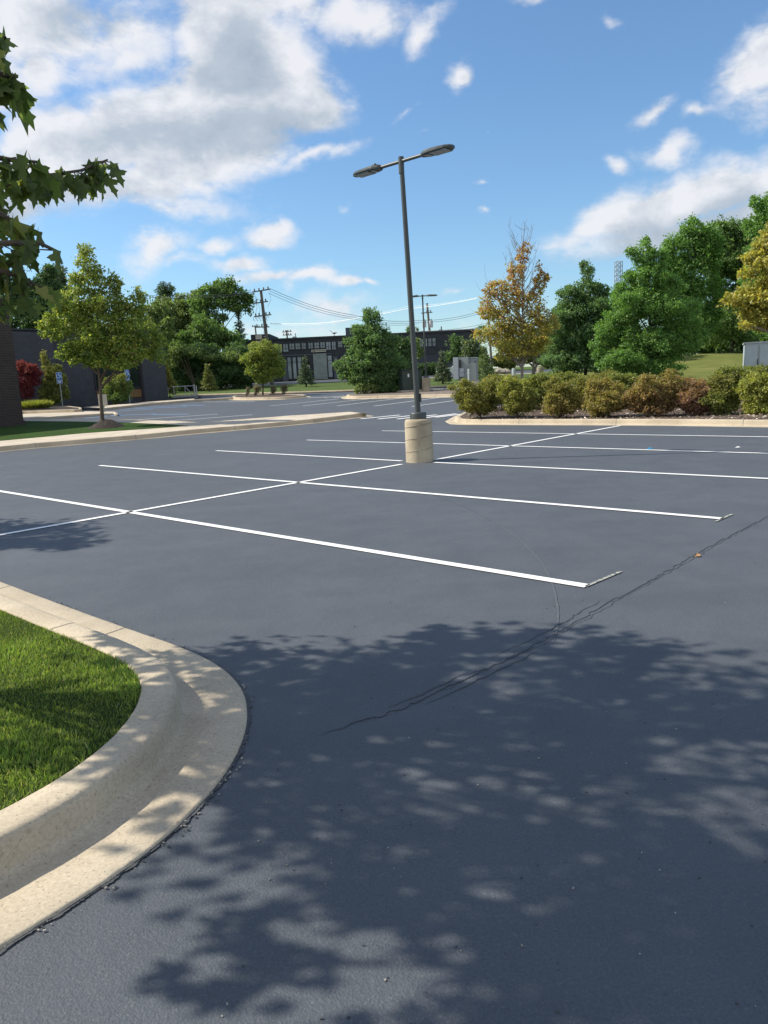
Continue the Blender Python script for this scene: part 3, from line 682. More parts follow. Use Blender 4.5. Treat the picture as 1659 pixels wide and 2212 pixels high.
# ------------------------------------------------------------------ parking lot lamps
def head(parent, at, d, sensor):
    """lamp head lofted along direction d (local), starting at 'at'"""
    d = Vector(d).normalized(); s_ = Vector((-d.y, d.x, 0)); secs = [(0, .045, .035, 0), (.04, .085, .055, .0), (.14, .13, .062, .0), (.26, .15, .060, 0), (.42, .152, .052, 0), (.56, .135, .042, 0), (.64, .09, .032, .0), (.68, .05, .018, 0)]
    mb = MB(); rings = []
    for t, w, h, z in secs:
        prof = [(-w, -.022), (-w, .004), (-w*.82, h*.62), (-w*.4, h), (w*.4, h), (w*.82, h*.62), (w, .004), (w, -.022), (w*.8, -.034), (-w*.8, -.034)]
        rings.append([Vector(at)+d*t+s_*a+Vector((0, 0, b)) for a, b in prof])
    n = 10; vs = [v for r in rings for v in r]
    mb.add(vs, [(i*n+j, (i+1)*n+j, (i+1)*n+(j+1) % n, i*n+(j+1) % n) for i in range(len(rings)-1) for j in range(n)])
    mb.add(rings[0], [tuple(range(n))]); mb.add(rings[-1], [tuple(range(n))[::-1]])
    hd = mb.build('lamp_head', M['lamp'], parent)
    lb = MB(); c = Vector(at)+d*.42+Vector((0, 0, -.0415)); lb.box(c, (.36, .22, .012), math.atan2(d.y, d.x), 0, .004)
    c2 = Vector(at)+d*.16+Vector((0, 0, -.0405)); lb.box(c2, (.10, .15, .010), math.atan2(d.y, d.x))
    lb.build('lens', M['lens'], hd)
    if sensor:
        sb = MB(); q = Vector(at)+d*.16+Vector((0, 0, .058)); sb.lathe(q, [(.035, 0), (.038, .02), (.03, .035)], 12); sb.build('light_sensor', M['lamp'], hd)
def lamp_post(label, base, htop, lean, da, arm=.22, wid=1.0, grp='tall twin head parking lot lamps'):
    r = thing('lamp_post', label, 'lamp post', base, 0, grp); hb = .81
    mb = MB(); mb.lathe((0, 0, 0), [(.264, -.08), (.266, .0), (.264, .40), (.262, .74), (.256, .785), (.240, .806), (.20, .812)], 48)
    # spiral form line of the cardboard tube the footing was cast in
    for k in range(3):
        pts = []
        for j in range(0, 49): an = 2*PI*j/48; pts.append((math.cos(an)*.2655, math.sin(an)*.2655, .06+.235*k+.235*j/48))
        mb.tube(pts, .0055, 4, 1, False)
    mb.build('concrete_footing', [M['cyl'], M['stone']], r)
    cb = MB(); cb.lathe((0, 0, hb), [(.158, 0), (.158, .105), (.150, .125), (.06, .132)], 32); cb.build('base_cover', M['lamp'], r)
    top = Vector((lean[0], lean[1], htop)); pb_ = MB()
    pb_.tube([(0, 0, hb+.1), Vector((0, 0, hb)).lerp(top, .5), top], [.054*wid, .049*wid, .042*wid], 16)
    pb_.tube([top-Vector((0, 0, .28)), top], [.051*wid, .051*wid], 16); pb_.build('pole', M['lamp'], r)
    hh = MB(); q = Vector((0, 0, hb)).lerp(top, .085); hh.box(q+Vector((.066, -.01, 0)), (.035, .085, .16), 0, 0, .006); hh.build('hand_hole_cover', M['lamp'], r)
    d = Vector((da[0], da[1], 0)).normalized(); ab = MB(); z = Vector((0, 0, -.075))
    ab.tube([top+z-d*(arm+.06), top+z+d*(arm+.06)], .031, 10); ab.build('cross_arm', M['lamp'], r)
    head(r, top+z+d*arm, d, False); head(r, top+z-d*arm, -d, True)
    return r
zt = 5.42
Lh, Rh = AZ(765, 383, zt-.08), AZ(980, 319, zt-.08); base1 = Vector((0.735, 14.35, 0)); ctr = AZ(867, 345, zt)
lamp_post('near twin head lamp post on a round concrete footing between the stalls', base1, 5.50, (ctr.x-base1.x, 0.0), (Rh.x-Lh.x, Rh.y-Lh.y), arm=max(.2, (Rh-Lh).length/2-.68))
print('LAMP', (Rh-Lh).length, Lh, Rh, ctr)
b2 = A(921.5, 849, 46.75); b2.z = T(0, 46.75)+.12
lamp_post('far twin head lamp post standing beside the dark green cabinet', b2, 5.75, (-.04, 0), (1, -.12))

# ------------------------------------------------------------------ buildings
def bld_root(name, label, corner, zr, ang, group=None): return thing(name, label, 'building', (corner[0], corner[1], zr), ang, group)
def window(parent, x0, x1, z0, z1, y, mull=(), bars=(), glass='glass', fw_=.07, name='window', dep=.08):
    mb = MB(); w, h = x1-x0, z1-z0
    for c, d in [((x0+fw_/2, y, (z0+z1)/2), (fw_, dep, h)), ((x1-fw_/2, y, (z0+z1)/2), (fw_, dep, h)), (((x0+x1)/2, y, z0+fw_/2), (w-2*fw_, dep, fw_)), (((x0+x1)/2, y, z1-fw_/2), (w-2*fw_, dep, fw_))]: mb.box(c, d)
    for m_ in mull: mb.box((x0+w*m_, y-.004, (z0+z1)/2), (fw_*.7, dep*.8, h-2*fw_))
    for b_ in bars: mb.box(((x0+x1)/2, y+.003, z0+h*b_), (w-2*fw_, dep*.6, fw_*.5))
    f = mb.build(name, M['frame'], parent)
    g = MB(); g.box(((x0+x1)/2, y+.02, (z0+z1)/2), (w-2*fw_, .015, h-2*fw_)); g.build('glass', M[glass], f); return f
# near brown brick wing at the left edge
r = bld_root('brick_building', 'dark brown brick building end cropped by the left edge behind the lawn', tuple(A(52, 917, 32.3))[:2], 0, ANG)
mb = MB(); mb.box((-6, 5, 2.62), (12, 10, 5.45)); mb.build('wall', M['brick'], r)
mb = MB(); mb.box((-6.0, 4.98, .24), (12.12, 10.12, .62), 0, 0, .03); mb.build('plinth', M['brick'], r)
mb = MB(); mb.box((-6, 5, 5.42), (12.16, 10.16, .14)); mb.build('roof', M['dark'], r)
# dark brick building behind
r = bld_root('brick_building', 'low dark grey brick building behind the yellow green maple', (-15.5, 55.9), 0, ANG)
ww = MB()
ww.box((-11.0, 5.3, 3.1), (22, 10, 5.12)); ww.build('wall', M['brick2'], r)
for xx, wx in ((-.95, 1.9), (-10.4, 4.6)): pr = MB(); pr.box((xx, .12, 3.05), (wx, .36, 5.0)); pr.build('pier', M['brick2'], r)
rf = MB(); rf.box((-11, 5.25, 5.70), (22.2, 10.3, .10)); rf.build('roof', M['dark'], r)
window(r, -5.4, -1.95, 1.75, 3.95, .26, (.42,), (), 'glass', .09)
sp_ = MB(); sp_.box((-3.65, .27, 1.38), (3.35, .06, .55)); sp_.build('sill_panel', M['orange'], r)
sp_ = MB(); sp_.box((-3.65, .275, 4.35), (3.35, .05, .65)); sp_.build('head_panel', M['orange'], r)
window(r, -14.9, -13.0, 1.5, 3.9, .26, (.5,), (), 'glass', .08)

# office: wall along a line facing the camera at ~90 m
YO = 90.0; k = YO/F
def ox(px): return (px-CX)*k+YO*0.0
oL = A(583, 732, YO); oz = oL.z; oR = A(1010, 716, YO); gz = 1.72
r = bld_root('office_building', 'long low dark office building across the far lawn with a row of high windows', (oL.x, YO), 0, 0)
Wd = oR.x-oL.x; hz = oz
def lx(px, py=780): return A(px, py, YO).x-oL.x
def lz(px, py): return A(px, py, YO).z
mb = MB(); mb.box((Wd/2-1, 6, (hz+1.4)/2), (Wd+4, 12, hz-1.4)); mb.build('wall', M['offwall'], r)
pr = MB(); pr.box((Wd/2-1, 5.96, hz-.10), (Wd+4.16, 12.16, .20)); pr.box((lx(975), 5.9, hz+.03), (lx(1000)-lx(900)+2, 11, .12), 0, 1); pr.build('roof', [M['dark'], M['roofwhite']], r)
tw = MB(); tw.box((lx(566), 4, (lz(566, 722)+1.4)/2), (2.2, 8.1, lz(566, 722)-1.4)); tb = tw.build('stair_tower', M['offwall'], r)
tp = MB(); tp.box((lx(563), -.09, lz(563, 736)), (.75, .05, 1.3)); tp.build('pale_panel', M['cream'], r)  # pale cream panel on the tower face
rb = MB(); rb.box((lx(785), 3.0, hz+.45), (3.9, 4.0, .95)); rb.build('roof_box', M['offgrey'], r)
# high windows, measured panes (sight-line pixel columns)
zz0, zz1 = 780, 0
for i, (a, b) in enumerate([(275, 355), (360, 435), (440, 515), (520, 590), (600, 665), (685, 755), (765, 835), (840, 910), (915, 985), (990, 1050), (1070, 1135)]):
    pa, pb2 = 553+a/6.0, 553+b/6.0
    window(r, lx(pa), lx(pb2), hz-(1.62 if i in (0, 1, 8, 9) else 1.38), hz-.60, -.03, (.5,), (.45,), 'glass2', .06, dep=.06)
for i in range(4):
    window(r, lx(908+i*9), lx(916+i*9), hz-1.75, hz-.75, -.03, (.5,), (.5,), 'glass2', .05, dep=.06)
# ground floor
gw = MB()
gw.box(((lx(610)+lx(619))/2, -.12, 2.9), (lx(619)-lx(608), .2, 3.0)); gw.box(((lx(721)+lx(729))/2, -.1, 2.9), (lx(729)-lx(720), .16, 3.0)); gw.box((lx(660), -.02, 4.78), (lx(722)-lx(606), .06, .12)); gw.build('pilaster', M['offgrey'], r)
pn = MB(); pn.box((lx(950), -.05, 2.8), (lx(1008)-lx(890), .1, 2.5)); pn.build('wall_panel', M['offblue'], r)
for a, b in ((620, 630), (631, 640.5), (642, 652), (707, 718)): window(r, lx(a), lx(b), 2.0, 4.62, -.04, (), (.76,), 'glass2', .07, dep=.07)
db = MB(); db.box((lx(691.5), -.06, 3.35), (lx(706)-lx(677), .1, 3.0)); db.build('glass_block_panel', M['block'], r)
dd = MB(); dd.box((lx(659), -.05, 2.85), (1.05, .07, 2.2)); dd.box((lx(667), -.05, 2.85), (.5, .07, 2.2)); dd.build('door', M['frame'], r)
sg = MB(); sg.box((lx(690), -.16, 5.16), (1.72, .06, .27), 0, 0); sgo = sg.build('wall_sign', M['cream'], r)
tx = MB(); tx.box((lx(690)-.55, -.193, 5.16), (.42, .012, .12)); tx.box((lx(690)+.28, -.193, 5.16), (1.05, .012, .07)); tx.build('sign_lettering', M['dark'], sgo)
ns = MB(); ns.box((lx(666.5), -.14, 3.35), (.2, .03, .4)); ns.build('door_notice', M['signwhite'], r)
hv = MB(); q = (lx(722), 3, hz+.1); hv.lathe(q, [(.05, 0), (.05, .3), (.03, .34)], 8); hv.tube([(q[0], 3, q[2]+.3), (q[0]-.5, 2.8, q[2]+.75)], .03, 5); hv.lathe((q[0]+.05, 2.9, q[2]+.3), [(.1, 0), (.35, .12), (.36, .14), (.05, .04)], 14); hv.build('satellite_dish', M['galv'], r)
for i, px in enumerate((632, 760, 903, 960)):
    v_ = MB(); v_.box((lx(px), 4, hz+.2), (.5, .5, .32), 0, 0, .03); v_.tube([(lx(px)+.1, 4, hz+.3), (lx(px)+.1, 4, hz+.75)], .07, 8); v_.build('roof_vent', M['greymetal2' if i % 2 == 0 else 'dark'], r)
# clipped hedge in front of the office
x0, x1 = A(899, 785, 86).x, A(944, 785, 86).x
hd = thing('hedge', 'dark clipped hedge in front of the right part of the office', 'hedge', ((x0+x1)/2, 86, T(0, 86)))
lb = [((x0+(x1-x0)*(i+.5)/7, 86, 2.35), (.32*1.1, .5, .75)) for i in range(7)]
grow(hd, Vector(hd.location), 86, lb, DEEP, .16, cov=1.3, trunk_r=.03, limbs=3, shell=.7)

# ------------------------------------------------------------------ utility poles and wires
def insul(mb, p, s_=1.0): mb.lathe(p, [(.03*s_, 0), (.07*s_, .04*s_), (.04*s_, .09*s_), (.07*s_, .13*s_), (.03*s_, .2*s_)], 8, 1)
def util_pole(label, top_px, bot_px, Y, arms, r0=.17, name='utility_pole', extra=None):
    a = A(*top_px, Y); b = A(*bot_px, Y); d = (a-b).normalized(); base = b-d*((b.z-(T(0, Y)-.1))/d.z)
    r = thing(name, label, 'utility pole', base, 0, 'utility poles with overhead wires'); lo = Linv(r)
    mb = MB(); mb.tube([lo(base), lo(base.lerp(a, .5)), lo(a)], [r0*1.15, r0, r0*.75], 10); mb.build('pole', M['pole'], r)
    for (pxl, pyl, pxr, pyr, ins) in arms:
        p, q = A(pxl, pyl, Y-.22), A(pxr, pyr, Y-.22); am = MB(); dx = (q-p)
        am.box(lo(p.lerp(q, .5)), (dx.length, .10, .11), 0)
        # tilt handled by explicit end heights
        am.v = [(v[0], v[1], v[2]+(v[0]-lo(p.lerp(q, .5)).x)/max(.1, dx.x)*dx.z) for v in am.v]
        for i in range(ins): insul(am, lo(p.lerp(q, (i+.5)/ins))+Vector((0, 0, .05)), 1.3)
        am.build('cross_arm', [M['pole'], M['insul']], r)
    if extra: extra(r, lo, Y)
    return r
def p1x(r, lo, Y):
    mb = MB()
    for px, py in ((536, 0), (0, 0)):
        pass
    for px in (550, 557, 563.5, 570, 578): 
        c = A(px, 688+(px-565)*-.05, Y-.25); mb.tube([lo(c+Vector((.12*math.cos(t), 0, .22*math.sin(t)))) for t in [i*2*PI/10 for i in range(9)]], .022, 5)
    mb.build('insulator_loop', M['insul'], r)
    dr_ = MB()
    for x0_, y0_, x1_, y1_ in ((549, 632, 551, 686), (556, 650, 557, 686), (582, 632, 578, 662), (551, 640, 562, 655)):
        p, q = A(x0_, y0_, Y-.25), A(x1_, y1_, Y-.25); m_ = p.lerp(q, .5)+Vector((.25, 0, -.1)); dr_.tube([lo(p), lo(m_), lo(q)], .012, 4)
    dr_.build('drop_wire', M['wire'], r)
    for i in range(6): st = MB(); st.box(lo(A(567+i*.9, 682+i*9, Y-.2)), (.2, .06, .05)); st.build('climbing_step', M['galv'], r)
Y1 = 80
util_pole('tall leaning utility pole with loops and cross arms behind the small golden tree', (563.5, 628), (577.5, 744), Y1, [(545, 631, 584, 624.5, 4), (548.5, 655.5, 579, 651, 3), (549, 684, 586, 679.5, 5), (550, 707, 582, 706, 3)], .19, extra=p1x)
util_pole('small distant utility pole behind the left end of the office roof', (551, 703), (553.5, 727), 130, [(544, 705.5, 562, 706, 4)], .16)
util_pole('distant two arm utility pole above the middle of the office roof', (619.3, 713.5), (620.5, 731), 125, [(609.5, 717.5, 630, 716, 4), (610.5, 724, 631, 723.5, 4)], .16)
def trf(r, lo, Y):
    for px in (916.5, 931):
        p = lo(A(px, 700, Y-.35)); mb = MB(); mb.lathe(p-Vector((0, 0, .42)), [(.22, 0), (.24, .05), (.24, .75), (.18, .82)], 14); insul(mb, p+Vector((-.08, 0, .42)), .9); insul(mb, p+Vector((.09, 0, .42)), .9); mb.build('transformer_can', [M['transf'], M['insul']], r)
util_pole('utility pole carrying two grey transformer cans behind the far lamp', (922.5, 655), (928.5, 722), 95, [(910, 676.5, 934, 674.5, 3)], .16, extra=trf)
util_pole('thin dark utility pole rising behind the orange topped maple', (1053, 652), (1057.5, 722), 88, [], .13)
def wire(px, mat='wire', r_=.02, sag=0.0, label='', n=14):
    P_ = [A(a, b, y) for a, b, y in px]; pts = []
    for i in range(len(P_)-1):
        for j in range(n): pts.append(P_[i].lerp(P_[i+1], j/n)-Vector((0, 0, sag*4*(j/n)*(1-j/n))))
    pts.append(P_[-1]); mb = MB(); o_ = pts[0]; mb.tube([p-o_ for p in pts], r_, 10 if mat == 'wirelit' else 4); o = mb.build('overhead_wire', M[mat]); o.location = o_
    tag(o, label, 'wire', 'overhead wires'); return o
wire([(584, 623.5, Y1), (760, 680, 86), (905, 692, 92), (1050, 668, 90)], 'wire', .022, .35, 'topmost dark wire sagging from the leaning pole to the thin pole on the right')
wire([(582, 628, Y1), (762, 685, 86), (905, 696, 92), (1052, 672, 90)], 'wire', .020, .35, 'second dark wire just below the topmost one right of the leaning pole')
wire([(580, 633, Y1), (766, 689, 86), (905, 699, 92)], 'wire', .018, .4, 'third dark wire below the other two right of the leaning pole')
wire([(583, 698, Y1), (700, 697.5, 74), (880, 667, 67.8), (1030, 645, 63)], 'wirelit', .020, .10, 'bright sunlit cable rising to the right from the leaning pole')
wire([(583, 699.8, Y1), (700, 700, 74), (880, 662, 67.8), (1030, 643, 63)], 'wirelit', .010, .12, 'thinner bright cable under the sunlit cable')
wire([(545, 630.5, Y1), (440, 637.5, 76), (305, 637, 74)], 'wire', .022, .12, 'upper dark wire left of the leaning pole above the trees')
wire([(548, 633, Y1), (440, 642, 76), (305, 640, 74)], 'wire', .022, .12, 'lower dark wire left of the leaning pole above the trees')
for i, yy in enumerate((701, 706, 711)): wire([(928, yy+14, 95), (1060, yy-5, 100)], 'wire', .018, .2, ['upper', 'middle', 'lower'][i]+' thin line of the three between the transformer pole and the maple')
# lattice tower
a = A(1336, 565, 260); b = A(1336, 620, 260)
r = thing('lattice_tower', 'distant steel lattice tower top above the green trees', 'tower', (a.x, 260, 2.3)); mb = MB(); w = 1.0; zt_ = a.z-2.3
for sx in (-1, 1):
    for sy in (-1, 1): mb.tube([(sx*w*2.2, sy*w*2.2, 0), (sx*w, sy*w, zt_*.6), (sx*w, sy*w, zt_)], .13, 4)
for i in range(9):
    z0, z1 = zt_*.6+i*zt_*.4/9, zt_*.6+(i+1)*zt_*.4/9
    for sy in (-1, 1): mb.tube([(-w, sy*w, z0), (w, sy*w, z1)], .07, 4); mb.tube([(w, sy*w, z0), (-w, sy*w, z1)], .07, 4); mb.tube([(-w, sy*w, z1), (w, sy*w, z1)], .07, 4)
mb.build('lattice', M['hazesteel'], r)

# ------------------------------------------------------------------ cabinets, bollards, signs, gate
p = A(890, 846, 47.2); z0 = T(0, 47.2)+.1
r = thing('transformer_cabinet', 'dark green pad mounted cabinet between the bushy tree and the far lamp', 'utility cabinet', (A(884, 846, 47.2).x, 47.2, z0), math.radians(20))
mb = MB(); mb.box((0, 0, .72), (1.35, 1.1, 1.22), 0, 0, .03); mb.build('housing', M['green'], r)
mb = MB(); mb.box((0, 0, 1.355), (1.42, 1.17, .05), 0, 0, .015); mb.build('lid', M['green'], r)
mb = MB(); mb.box((0, 0, .04), (1.6, 1.35, .16)); mb.build('pad', M['walk'], r)
for x in (-.335, .335): mb = MB(); mb.box((x, -.562, .72), (.62, .03, 1.1), 0, 0, .008); dr0 = mb.build('door', M['green'], r)
mb = MB(); mb.box((-.25, -.584, 1.0), (.10, .01, .2)); mb.build('warning_label', M['signwhite'], r)
mb = MB(); mb.box((.22, -.586, 1.08), (.2, .012, .2)); mb.build('name_plate', M['greymetal'], r)
# grey service cabinets
Yc = 50.0; zc = T(0, Yc)+.12
def pxw(px): return A(px, 800, Yc).x
r = thing('electrical_cabinet', 'pale grey electrical cabinet with a round meter on a conduit leg', 'electrical cabinet', (pxw(992), Yc, zc), math.radians(-14))
mb = MB(); mb.box((-.18, 0, 1.22), (.34, .55, 1.42), 0, 0, .015); mb.build('housing', M['greymetal2'], r)
mb = MB(); mb.box((.30, .12, 1.30), (.62, .3, 1.26), 0, 0, .01); mb.build('meter_panel', M['greymetal'], r)
mb = MB(); mb.box((.18, -.13, .95), (.30, .2, .58), 0, 0, .01); mb.build('meter_box', M['greymetal2'], r)
mb = MB(); mb.tube([(.24, -.22, 1.08), (.24, -.30, 1.08)], .09, 14); mb.build('meter', M['galv'], r)
mb = MB()
for x in (-.06, .03, .12, .2): mb.tube([(x, -.02, .66), (x, -.02, -.1)], .038, 8)
mb.build('conduit', M['greymetal'], r)
mb = MB(); mb.box((.1, -.28, 1.5), (.16, .02, .5)); mb.build('vent_slot', M['dark'], r)
r = thing('electrical_cabinet', 'tall plain grey metal cabinet behind the meter cabinet', 'electrical cabinet', (pxw(1020)+.02, Yc+.6, zc), math.radians(-14))
mb = MB(); mb.box((0, 0, 1.10), (.86, .5, 1.52), 0, 0, .012); mb.build('housing', M['greymetal'], r)
mb = MB(); mb.box((0, -.02, 1.875), (.92, .58, .04)); mb.build('lid', M['greymetal2'], r)
mb = MB(); mb.box((-.02, -.265, 1.1), (.74, .02, 1.38), 0, 0, .006); mb.build('door', M['greymetal'], r)
mb = MB(); mb.box((.3, -.285, 1.62), (.1, .02, .05)); mb.build('handle', M['dark'], r)
mb = MB(); mb.box((0, 0, .17), (1.0, .6, .4)); mb.build('pad', M['walk'], r)
def bollard(label, px, Y, top_py):
    x = A(px, 800, Y).x; z = T(0, Y); h = A(px, top_py, Y).z-z
    o = MB(); o.lathe((0, 0, 0), [(.085, -.1), (.085, h-.05), (.07, h-.015), (.03, h)], 20); t_ = thing('bollard', label, 'bollard', (x, Y, z), 0, 'grey steel bollards'); o.build('post', M['greymetal'], t_)
    b_ = MB(); b_.lathe((0, 0, h*.80), [(.0875, 0), (.0885, .01), (.0885, .05), (.0875, .06)], 20); b_.build('band', M['greymetal2'], t_)
bollard('grey steel bollard in front of the grey cabinets', 1013, 46, 797)
bollard('grey steel bollard beside the trunk of the yellow maple', 1109.5, 33.5, 795.5)
# accessible parking signs
def glyph(mb, s_, y):                                               # wheelchair pictogram
    mb.tube([(.0*s_, y, .33*s_), (.0*s_, y, .30*s_)], .045*s_, 8)
    mb.tube([(-.02*s_, y, .24*s_), (-.01*s_, y, .02*s_), (.14*s_, y, .02*s_), (.20*s_, y, -.18*s_), (.26*s_, y, -.18*s_)], .026*s_, 6)
    mb.tube([(-.01*s_, y, .14*s_), (.12*s_, y, .14*s_)], .022*s_, 6)
    mb.tube([(-.06*s_+.16*s_*math.cos(t), y, -.06*s_+.16*s_*math.sin(t)) for t in [math.radians(x) for x in range(110, 371, 20)]], .022*s_, 6)
    mb.v = [(v[0], y+(v[1]-y)*.15, v[2]) for v in mb.v]
def psign(label, px, Y, ztop_py, rz):
    x = A(px, 840, Y).x; z = T(0, Y); zt2 = A(px, ztop_py, Y).z-z; r = thing('parking_sign', label, 'sign', (x, Y, z), rz, 'blue accessible parking signs')
    mb = MB(); mb.box((0, 0, zt2/2-.1), (.05, .03, zt2+.1)); mb.build('post', M['greymetal'], r)
    mb = MB(); mb.box((0, -.03, zt2-.225), (.31, .008, .45), 0, 1); mb.box((0, -.036, zt2-.225), (.285, .008, .425)); f = mb.build('sign_plate', [M['signblue'], M['signwhite']], r)
    g = MB(); glyph(g, .62, -.043); o = g.build('wheelchair_symbol', M['signwhite'], f); o.location = (-.01, 0, zt2-.20)
    mb = MB(); mb.box((0, -.03, zt2-.57), (.31, .008, .18), 0, 1); mb.box((0, -.036, zt2-.57), (.285, .008, .155)); f = mb.build('sub_plate', [M['signblue'], M['signwhite']], r)
    g = MB(); g.box((0, -.043, zt2-.545), (.2, .004, .03)); g.box((0, -.043, zt2-.60), (.13, .004, .03)); g.build('lettering', M['signwhite'], f)
    return r
psign('blue accessible parking sign on a post in front of the dark brick wall', 131, 45.5, 804, math.radians(10))
psign('blue accessible parking sign partly hidden by the maple leaves', 277.5, 48.5, 799, math.radians(52))
r = thing('board_sign', 'cream board on a post partly hidden behind the maple trunk', 'sign', (A(223, 870, 39.5).x, 39.5, T(0, 39.5)), 0)
mb = MB(); mb.box((0, 0, .5), (.06, .06, 1.1)); mb.build('post', M['greymetal'], r)
mb = MB(); mb.box((0, -.04, .80), (.46, .02, .56), 0, 0, .004); mb.build('board', M['cream'], r)
# metal gate
Yg = 55.5; xg0, xg1 = A(372, 845, Yg).x, A(420, 845, Yg).x; zg = T(0, Yg)
r = thing('metal_gate', 'low tubular metal gate by the corner of the dark brick building', 'gate', (xg1, Yg, zg)); wg = xg1-xg0
mb = MB(); mb.tube([(0, 0, -.1), (0, 0, .98)], .055, 10); mb.tube([(.14, .05, -.1), (.14, .05, .9)], .045, 8); mb.build('gate_post', M['galv'], r)
mb = MB(); mb.tube([(0, 0, .88), (-wg, 0, .88)], .025, 8); mb.tube([(0, 0, .12), (-wg, 0, .12)], .022, 8)
for t in (.42, .92): mb.tube([(-wg*t, 0, .12), (-wg*t, 0, .88)], .022, 8)
mb.tube([(-wg*.42, 0, .86), (-.03, 0, .14)], .020, 8); mb.build('gate_leaf', M['galv'], r)
# mulch mound round the maple
pm = A(229, 905, 28.8); mb = MB(); K = 28; prof = [(.72, -.02), (.64, .03), (.48, .12), (.31, .22), (.16, .28), (.02, .29)]
vs = [(r_*math.cos(2*PI*j/K)*(1+.05*math.sin(j*3)), r_*math.sin(2*PI*j/K)*.9, z*(1+.08*math.sin(j*2.3))) for r_, z in prof for j in range(K)]
mb.add(vs, [(i*K+j, i*K+(j+1) % K, (i+1)*K+(j+1) % K, (i+1)*K+j) for i in range(len(prof)-1) for j in range(K)], 0, True); o = mb.build('mulch_mound', M['soilmound'])
o.location = (pm.x, 28.8, T(0, 28.8)+.15); tag(o, 'dark cone of mulch heaped around the maple trunk', 'mulch mound')
# pale metal enclosure at the right edge
ps = A(1608, 800, 38.0)
r = thing('metal_enclosure', 'pale blue grey ribbed metal enclosure at the right edge behind the shrubs', 'enclosure', (ps.x, 38.0, T(0, 38)), math.radians(-24))
he = A(1610, 738.5, 38).z-T(0, 38); mb = MB(); mb.box((3.0, 1.5, he/2-.1), (6, 3, he), 0, 0, .01)
for i in range(58): mb.box((.08+i*.102, -.006, he/2), (.02, .014, he-.16))
mb.build('wall', M['shed'], r)
mb = MB(); mb.box((3.0, 1.5, he-.06), (6.1, 3.1, .07)); mb.build('roof', M['greymetal2'], r)
for x in (.62, 1.38): mb = MB(); mb.box((x, -.025, he/2-.1), (.05, .03, he-.15)); mb.build('post', M['greymetal'], r)
mb = MB(); mb.tube([(.58, -.06, .9), (.58, -.06, 1.35)], .02, 8); mb.build('latch', M['dark'], r)
# concrete planter far right of the maple
r = thing('stone_planter', 'round concrete planter on the far pavement right of the yellow maple', 'planter', (A(1167, 795, 76).x, 76, T(0, 76)))
mb = MB(); mb.lathe((0, 0, 0), [(.30, 0), (.34, .1), (.36, .55), (.34, .6), (.28, .6), (.26, .52)], 20); mb.build('body', M['stone'], r)
for i, (px, s_) in enumerate(((1068, .5), (1079, .7), (1092, .6))):
    bm = bmesh.new(); bmesh.ops.create_icosphere(bm, subdivisions=2, radius=s_)
    for v in bm.verts: v.co *= 1+.18*math.sin(v.co.x*7+i)*math.cos(v.co.y*6); v.co.z *= .6
    me = bpy.data.meshes.new('boulder'); bm.to_mesh(me); bm.free(); o = link('boulder', me, M['stone']); o.location = (A(px, 790, 79).x, 79, T(0, 79)+s_*.3)
    tag(o, ['small pale boulder leftmost of the three beyond the maple', 'largest pale boulder in the middle of the three beyond the maple', 'pale boulder rightmost of the three beyond the maple'][i], 'boulder', 'boulders beyond the lawn')
# white car
Yk = 76; r = thing('parked_car', 'white car parked by the office half hidden behind the grey cabinet', 'car', (A(974, 795, Yk).x+.9, Yk, T(0, Yk)), math.radians(8))
prof = [(-2.2, .35), (-2.25, .7), (-1.75, .88), (-1.05, .95), (-.55, 1.38), (.75, 1.42), (1.45, 1.0), (2.15, .92), (2.25, .6), (2.2, .35)]
mb = MB(); n = len(prof); L_ = [(x, -.85, z) for x, z in prof]+[(x, .85, z) for x, z in prof]
L_ = [(x, y*(.82 if z > 1.1 else 1), z) for x, y, z in L_]
mb.add(L_, [tuple(range(n)), tuple(range(2*n-1, n-1, -1))]+[(i, i+n, (i+1) % n+n, (i+1) % n) for i in range(n)]); mb.build('body', M['car'], r)
mb = MB(); gz_ = [(-.95, .98), (-.52, 1.32), (.7, 1.36), (1.28, 1.0)]
for sy in (-1, 1): mb.add([(x, sy*(.86-.12*(z-.98)/.38), z) for x, z in gz_], [(0, 1, 2, 3)])
mb.add([(-1.08, -.7, .97), (-1.08, .7, .97), (-.6, .62, 1.37), (-.6, -.62, 1.37)], [(0, 1, 2, 3)]); mb.build('windows', M['glass'], r)
for x in (-1.4, 1.4):
    for sy in (-1, 1):
        mb = MB(); mb.tube([(x, sy*.70, .32), (x, sy*.88, .32)], .32, 18); wl_ = mb.build('wheel', M['tyre'], r); m2 = MB(); m2.tube([(x, sy*.86, .32), (x, sy*.89, .32)], .19, 14); m2.build('rim', M['galv'], wl_)

